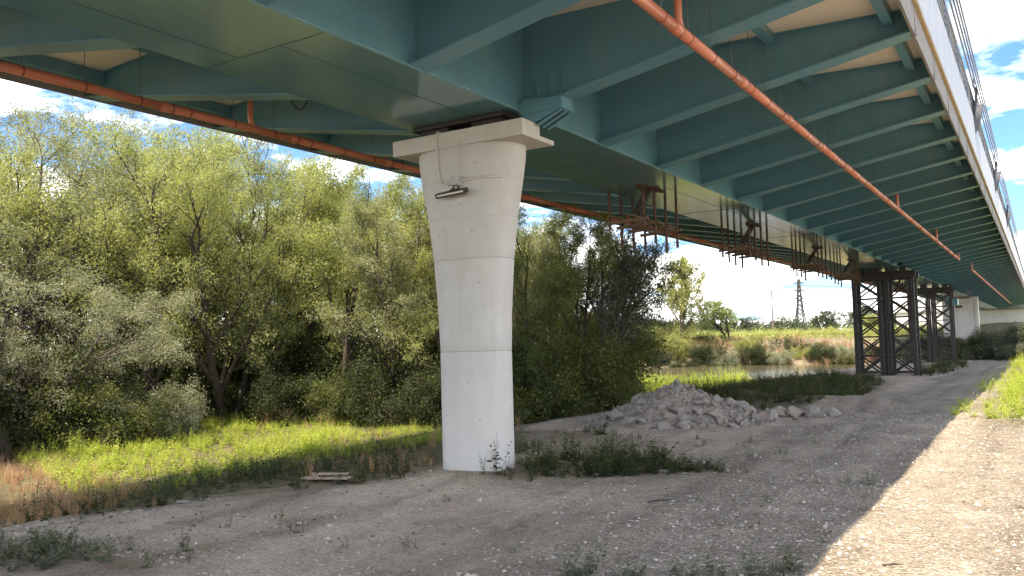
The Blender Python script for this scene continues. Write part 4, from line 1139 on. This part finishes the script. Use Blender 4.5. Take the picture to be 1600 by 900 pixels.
# ------------------------------------------------------------------ rubble pile, boulders, gravel
def rock_mesh(seed, mat, flat=.75):
    r = np.random.default_rng(seed)
    import bmesh
    bm = bmesh.new()
    pts = r.normal(0, 1, (11, 3)); pts /= np.linalg.norm(pts, axis=1, keepdims=True)
    pts *= np.array([1, r.uniform(.6, .95), flat*r.uniform(.6, 1)])*r.uniform(.8, 1.15, (11, 1))
    for p in pts: bm.verts.new(p)
    bmesh.ops.convex_hull(bm, input=bm.verts)
    for v in [v for v in bm.verts if not v.link_faces]: bm.verts.remove(v)
    bmesh.ops.bevel(bm, geom=list(bm.edges), offset=.025, segments=1, affect='EDGES')
    me = bpy.data.meshes.new('stone'); bm.to_mesh(me); bm.free()
    me.materials.append(MAT[mat])
    return me
ROCKS = [rock_mesh(i, 'stone' if i % 3 else 'stone_pink') for i in range(9)]
PX, PYY = -6.05, 15.35
def pile_h(x, y):
    u, v = (x-PX), (y-PYY)
    # long axis across the view
    a = u*.85+v*.53; b = -u*.53+v*.85
    r = np.hypot(a/1.75, b/1.25)
    return .74*np.clip(1-r, 0, 1)**.85*(1+.22*fbm(x*1.7, y*1.7, 301))+.05*fbm(x*5, y*5, 305)*np.clip(1.1-r, 0, 1)
pile = empty('rubble_pile', (PX, PYY, Hs(PX, PYY)), 'heap of broken stone and dirt on the bare ground beside the track', 'rubble pile')
xs = np.linspace(-2.0, 2.0, 70)
QX, QY = np.meshgrid(xs, xs)
QZ = pile_h(QX+PX, QY+PYY)+H(QX+PX, QY+PYY)-Hs(PX, PYY)-.035
mb = MB(); mb.v = [tuple(p) for p in np.stack([QX, QY, QZ], -1).reshape(-1, 3)]
for i in range(69):
    for j in range(69):
        a = i*70+j; mb.f.append((a, a+1, a+71, a+70))
mb.build('dirt_mound', 'rubble_dirt', pile, True)
r = np.random.default_rng(77)
cnt = 0
while cnt < 285:
    a, b = r.uniform(-1.9, 2.15), r.uniform(-1.4, .5)
    u, v = a*.85-b*.53, a*.53+b*.85
    x, y = PX+u, PYY+v
    rr = math.hypot(a/1.75, b/1.25)
    if rr > 1.12: continue
    left_dirt = a < -.55 and r.random() < .7
    if left_dirt: continue
    s_ = .060*math.exp(r.normal(0, .55))*(1+.9*max(0, rr-.35))
    if r.random() < .12: s_ *= 1.8
    s_ = min(s_, .21)
    o = link('stone', ROCKS[int(r.integers(9))], pile)
    hz = float(pile_h(np.array([x]), np.array([y]))[0])+Hs(x, y)-Hs(PX, PYY)
    s_ *= (.55+.6*min(rr, .8)); o.location = (u, v, hz-.03+s_*.2)
    o.rotation_euler = (r.uniform(-.6, .6), r.uniform(-.6, .6), r.uniform(0, 6.28))
    o.scale = (s_, s_*r.uniform(.8, 1.1), s_*r.uniform(.8, 1.1))
    cnt += 1
fr = np.random.default_rng(88)
FV = []
while len(FV) < 1700:
    a, b = fr.uniform(-2.1, 2.4), fr.uniform(-1.5, .9)
    if math.hypot(a/1.75, b/1.25) > 1.22: continue
    u, v = a*.85-b*.53, a*.53+b*.85
    hz = float(pile_h(np.array([PX+u]), np.array([PYY+v]))[0])+Hs(PX+u, PYY+v)-Hs(PX, PYY)
    q_ = np.array([[1, 0, 0], [-1, 0, 0], [0, 1, 0], [0, -1, 0], [0, 0, 1], [0, 0, -1]])*(.012+.03*fr.random()**2)*fr.uniform(.6, 1.2, (6, 1))
    an = fr.random()*6.28; c_, n_ = math.cos(an), math.sin(an)
    q_ = q_ @ np.array([[c_, n_, 0], [-n_, c_, 0], [0, 0, 1]])
    FV.append(q_[np.array([(0, 2, 4), (2, 1, 4), (1, 3, 4), (3, 0, 4), (2, 0, 5), (1, 2, 5), (3, 1, 5), (0, 3, 5)]).ravel()]+np.array([u, v, hz-.02]))
FV = np.concatenate(FV)
tag(link('rubble_fines', quads_mesh('rubble_fines', FV, 'stone', np.full(len(FV)//3, .5), 3), pile), kind='stuff')
for (x, y, s_, lab) in ((-5.0, 16.6, .20, 'rounded grey boulder leaning on the right end of the rubble pile'), (-4.75, 17.0, .17, 'grey boulder half hidden in weeds just right of the rubble pile'),
                        (-4.42, 16.55, .27, 'large reddish boulder, first in the short row right of the rubble pile'), (-4.12, 16.7, .24, 'dark angular boulder next to the large reddish boulder'),
                        (-3.98, 17.3, .20, 'pale boulder behind the row right of the rubble pile'), (-3.80, 16.8, .25, 'flat pale block in the middle of the boulder row'),
                        (-3.62, 16.5, .13, 'small stone at the foot of the flat pale block'), (-3.45, 16.9, .22, 'upright leaning slab at the right end of the boulder row'),
                        (-4.05, 16.35, .11, 'small grey stone in front of the dark angular boulder'), (-4.6, 16.25, .10, 'small pale stone in front of the large reddish boulder'), (-3.1, 17.0, .08, 'lone small stone beyond the right end of the boulder row')):
    o = link('boulder', ROCKS[3] if 'reddish' in lab else ROCKS[(1, 2, 4, 5, 7, 8)[int(r.integers(6))]])
    o.location = (x, y, Hs(x, y)+s_*.35); o.rotation_euler = (r.uniform(-.3, .3), r.uniform(-.3, .3), r.uniform(0, 6.28))
    o.scale = (s_*.95, s_*.8, s_*.85)
    if 'slab' in lab: o.scale = (s_*.9, s_*.5, s_*.9); o.rotation_euler = (.5, .2, .6)
    tag(o, lab, 'boulder', 'boulders in a row right of the rubble pile')
# low berm of soil behind the boulders is part of the ground; loose stones along the weeds
for (x, y, s_, lab) in ((-3.95, 9.55, .085, 'white stone at the front edge of the weeds right of the pier'), (-3.62, 9.35, .06, 'small pale stone left of the white stone by the pier weeds'), (-4.45, 8.75, .05, 'small pale stone in front of the weeds nearest the pier'),
                        (-7.9, 5.75, .085, 'pale flat stone at the lower edge of the meadow weeds'), (-3.3, 9.95, .05, 'small stone at the right tip of the pier weeds')):
    o = link('loose_stone', ROCKS[int(r.integers(9))]); o.location = (x, y, Hs(x, y)+s_*.3); o.scale = (s_*1.2, s_, s_*.7); o.rotation_euler = (0, 0, r.uniform(0, 6))
    tag(o, lab, 'stone', 'loose stones by the weeds')
# gravel and clods scattered on the dirt: one mass
def octa(s_, r):
    p = np.array([[1, 0, 0], [-1, 0, 0], [0, 1, 0], [0, -1, 0], [0, 0, 1], [0, 0, -1]])*s_*r.uniform(.6, 1.2, (6, 1))*np.array([1, .9, .6])
    f = [(0, 2, 4), (2, 1, 4), (1, 3, 4), (3, 0, 4), (2, 0, 5), (1, 2, 5), (3, 1, 5), (0, 3, 5)]
    a = r.random()*6.28; c, sn = math.cos(a), math.sin(a)
    p = p @ np.array([[c, sn, 0], [-sn, c, 0], [0, 0, 1]])
    return p[np.array(f).ravel()]
def gravel(name, n, xr, yr, smin, smax, mat, lab, seed, keep):
    r = np.random.default_rng(seed)
    x, y = r.uniform(*xr, n), yr[0]+(yr[1]-yr[0])*r.random(n)**1.5
    k = keep(x, y, r); x, y = x[k], y[k]; z = H(x, y)+.020*fbm(x*3.1, y*3.1, 41, 3)
    V = [octa(smin*math.exp(r.random()*math.log(smax/smin)*r.random()), r)+np.array([x[i], y[i], z[i]+.002]) for i in range(len(x))]
    V = np.concatenate(V)
    o = link(name, quads_mesh(name, V, mat, np.full(len(V)//3, .5), 3))
    tag(o, lab, 'gravel', None, 'stuff')
off = lambda x, y, r: ~(inpoly(x, y, MEADOW) | inpoly(x, y, PIER_WEEDS))
gravel('gravel', 17000, (-9, 1.5), (4.0, 20), .008, .034, 'pebbles', 'loose gravel scattered over the dirt track', 401, lambda x, y, r: off(x, y, r) & (r.random(len(x)) < .25+.75*sst(-5, -2, x)))
gravel('soil_clods', 6500, (-10, -1.0), (4.0, 18), .009, .044, 'pebbles', 'crumbs of dry soil scattered over the dirt', 402, lambda x, y, r: off(x, y, r) & (fbm(x*.8, y*.8, 410) > -.05))

MAT['litter'] = leaf_mat('dry leaf litter', (0.06, 0.042, 0.028), (0.17, 0.115, 0.07), tip=(0.34, 0.26, 0.17), trans=0.2, gloss=0.01)
lr = np.random.default_rng(431)
n = 9000
x, y = lr.uniform(-9, 1.0, n), 4.0+15*lr.random(n)**1.4
k = (fbm(x*.9, y*.9, 433)+lr.normal(0, .15, n) > .08) & off(x, y, lr)
x, y = x[k], y[k]; n = len(x)
C_ = np.stack([x, y, H(x, y)+.020*fbm(x*3.1, y*3.1, 41, 3)+.010], 1)
D_ = lr.normal(0, 1, (n, 3))*np.array([1, 1, .25]); D_ /= np.linalg.norm(D_, axis=1, keepdims=True)
ll = .014+.05*lr.random(n)**2.5
o = link('leaf_litter', quads_mesh('leaf_litter', leaf_quads(C_, D_, lr.normal(0, .35, (n, 3))+np.array([0, 0, 1.0]), ll, ll*lr.uniform(.15, .7, n)), 'litter', lr.random(n)))
tag(o, 'dry leaves and bits of twig strewn over the dirt', 'litter', None, 'stuff')

# ------------------------------------------------------------------ small single things on the dirt
def single(T, x, y, s_, name, lab, cat, mat, grp):
    V = TPL[T][int(RNG.integers(len(TPL[T])))]
    me = quads_mesh(name, V, mat, np.clip(RNG.normal(.45, .2, len(V)//4), 0, 1))
    o = link(name, me); o.location = (x, y, Hs(x, y)-.01); o.scale = (s_,)*3; o.rotation_euler = (0, 0, RNG.random()*6.28)
    return tag(o, lab, cat, grp)
for (x, y, s_) in ((-6.48, 5.15, .45), (-6.16, 5.51, .5), (-5.6, 5.22, .55), (-3.98, 6.4, .3), (-3.0, 9.86, .35), (-1.70, 9.72, .55), (-1.9, 9.6, .45), (-2.15, 9.5, .35), (-3.0, 8.1, .25), (-4.9, 6.0, .28), (-4.4, 5.3, .4),
                   (-5.2, 6.9, .25), (-2.75, 8.9, .3), (-3.4, 11.2, .5), (-3.0, 11.6, .45), (-4.3, 11.9, .5), (-3.8, 12.6, .55), (-2.9, 12.9, .4), (-2.3, 8.2, .3), (-3.6, 5.6, .35), (-4.8, 5.0, .35), (-4.7, 12.8, .5), (-3.1, 7.1, .2)):
    single('low', x, y, s_*2.3, 'small_weed', 'small dusty weed growing alone on the bare shaded dirt', 'weed', 'herb_dusty', 'small weeds scattered on the bare dirt')
for (x, y, s_, lab) in ((-1.60, 6.10, .55, 'leafy weed half in sun at the near end of the shadow edge'), (-1.50, 6.75, .25, 'tiny weed on the sunlit gravel beside the shadow edge'), (-5.95, 4.35, .7, 'taller weed at the right end of the lower left weed patch')):
    single('herb', x, y, s_, 'small_weed', lab, 'weed', 'herb_dusty', 'small weeds scattered on the bare dirt')
single('tall', -5.50, 8.22, .95, 'climbing_weed', 'thin tall weed standing against the right foot of the pier', 'weed', 'herb', None)
single('dry', -18.1, 7.9, 1.9, 'dead_stalks', 'pale dead stalks at the left photo edge above the dry grass', 'stalks', 'dry', None)
root = empty('broken_board', (-7.35, 7.30, Hs(-7.35, 7.3)+.03), 'split pale boards lying in the weeds left of the pier', 'board')
MB().bar((-.32, -.05, .0), (.33, .10, .02), .15, .018).build('board_piece', 'board', root)
MB().bar((-.28, .10, .035), (.05, -.16, .028), .05, .018).build('board_piece', 'board', root)
MB().bar((-.12, .02, .05), (.20, .20, .045), .09, .015).build('board_piece', 'board', root)
for (x, y, l, a, lab) in ((-1.02, 6.35, .16, .5, 'short dark stick lying on the sunlit gravel'), (-3.4, 7.8, .25, .9, 'thin dry stick lying on the shaded dirt in front of the pier')):
    o = MB().tube([(0, 0, 0), (l*.5, .01, .006), (l, -.01, 0)], [.008, .009, .005], 6).build('stick', 'bark')
    o.location = (x, y, Hs(x, y)+.012); o.rotation_euler = (0, 0, a); tag(o, lab, 'stick')

# ------------------------------------------------------------------ far things: woodland, pylon, poles
r = np.random.default_rng(500)
P_, S_ = [], []
for i in range(330):
    t = r.uniform(-.62, .02)                              # bearing as x / y
    y = r.uniform(205, 330); x = t*y
    hgt = r.uniform(2.8, 5.2)*(1+.5*(vnoise(t*14, 0, 9)))
    w = hgt*r.uniform(.55, .9)
    n = 300
    d = r.normal(0, 1, (n, 3)); d /= np.linalg.norm(d, axis=1, keepdims=True)
    d *= r.random((n, 1))**.33
    bump = 1+.25*np.sin(d[:, :1]*7+i)*np.cos(d[:, 1:2]*6)
    P_.append(d*bump*np.array([w*.6, w*.6, hgt*.55])+np.array([x, y, 1.0+hgt*.48]))
    S_.append(np.full(n, w*.16))
P_, S_ = np.concatenate(P_), np.concatenate(S_)
n = len(P_)
D_ = r.normal(0, 1, (n, 3)); D_ /= np.linalg.norm(D_, axis=1, keepdims=True)
o = link('far_woodland', quads_mesh('far_woodland', leaf_quads(P_, D_, r.normal(0, 1, (n, 3))+[0, 0, .6], S_*r.uniform(.7, 1.4, n), S_*.7), 'far_leaf', np.clip(r.normal(.4, .25, n), 0, 1)))
tag(o, 'distant dark tree line along the horizon beyond the field', 'woodland', None, 'stuff')
for (x, y, h_, w_, lf, lab) in ((-44.5, 205, 5.6, 1.5, 'far_leaf', 'rounded dark tree in the tree line in front of the pylon'), (-37.0, 210, 6.4, 1.6, 'far_leaf', 'tallest rounded dark tree in the tree line right of the pylon'), (-32.0, 200, 4.0, 1.8, 'crop', 'pale yellow-green bush in the tree line next to the trestle towers'), (-66, 215, 4.6, 1.7, 'far_leaf', 'low dark tree in the tree line left of the pylon')):
    plant_tree('round', 'far_tree', x, y, h_, lab, h_, 'single trees in the far tree line', w_, 'tree', lf)

px_, py_ = -106.0, 450.0
pyl = empty('power_pylon', (px_, py_, 0), 'tall steel lattice power pylon on the horizon', 'pylon')
HT = 29.5
def hw(z): return np.interp(z, [0, 14, 29.5], [3.3, 1.35, .35])
for sx in (-1, 1):
    for sy in (-1, 1):
        MB().tube([(sx*hw(z), sy*hw(z), z) for z in (0, 14, 29.5)], .34, 5).build('leg', 'dark_steel', pyl)
lt = MB()
zs_ = np.linspace(0, 29, 13)
for za, zb_ in zip(zs_[:-1], zs_[1:]):
    for sy in (-1, 1):
        lt.bar((-hw(za), sy*hw(za), za), (hw(zb_), sy*hw(zb_), zb_), .30, .30); lt.bar((hw(za), sy*hw(za), za), (-hw(zb_), sy*hw(zb_), zb_), .30, .30)
        lt.bar((sy*hw(za), -hw(za), za), (sy*hw(zb_), hw(zb_), zb_), .30, .30)
    lt.bar((-hw(za), -hw(za), za), (hw(za), -hw(za), za), .30, .30)
lt.build('lattice', 'dark_steel', pyl)
arms = ((27.3, 2.9), (23.3, 3.4), (19.2, 3.0))
ARM = Vector((.80, .60, 0))
for z, a in arms:
    m_ = MB()
    for s_ in (-1, 1):
        e_ = ARM*a*s_
        m_.bar((0, 0, z+.9), (e_.x, e_.y, z), .34, .34); m_.bar((0, 0, z), (e_.x, e_.y, z), .34, .34)
    m_.build('cross_arm', 'dark_steel', pyl)
    for s_ in (-1, 1):
        e_ = ARM*a*s_
        MB().tube([(e_.x, e_.y, z), (e_.x, e_.y, z-1.1)], .10, 6).build('insulator', 'dark_steel', pyl)
LINE = Vector((-.60, .80, 0))
names = {0: 'top', 1: 'middle', 2: 'lowest'}
for j, (z, a) in enumerate(arms):
    for s_ in (-1, 1):
        e_ = Vector((px_, py_, z-1.1))+ARM*a*s_
        pts = []
        for t in np.linspace(-1, 1, 25):
            L_ = 260*t
            # spans to the neighbouring towers left and right of the pylon
            sag = 7.5*(1-(2*abs(t)-1)**2)
            dirv = Vector((-.97, -.25, 0)) if t < 0 else Vector((.97, .25, 0))
            p = e_+dirv*abs(L_)-Vector((0, 0, sag*.8)); pts.append(p)
        o = MB().tube(pts, .10, 4).build('power_line', 'dark_steel')
        tag(o, names[j]+' power line on the %s arm of the far pylon' % ('left' if s_ < 0 else 'right'), 'power line', 'power lines on the far pylon')
for (x, y, h_, lab) in ((-53.5, 200, 10.5, 'lone wooden utility pole left of the far pylon'), (-70.8, 160, 8.8, 'taller of two thin poles behind the dark drooping tree'), (-71.8, 160, 6.6, 'shorter of two thin poles behind the dark drooping tree')):
    o = empty('utility_pole', (x, y, Hs(x, y)), lab, 'pole', 'poles on the horizon')
    MB().tube([(0, 0, -.5), (0, 0, h_)], [.24, .17], 8).build('pole_shaft', 'wood_pole', o)
    MB().bar((-.3, 0, h_-.3), (.3, 0, h_-.3), .12, .12).build('cross_piece', 'wood_pole', o)
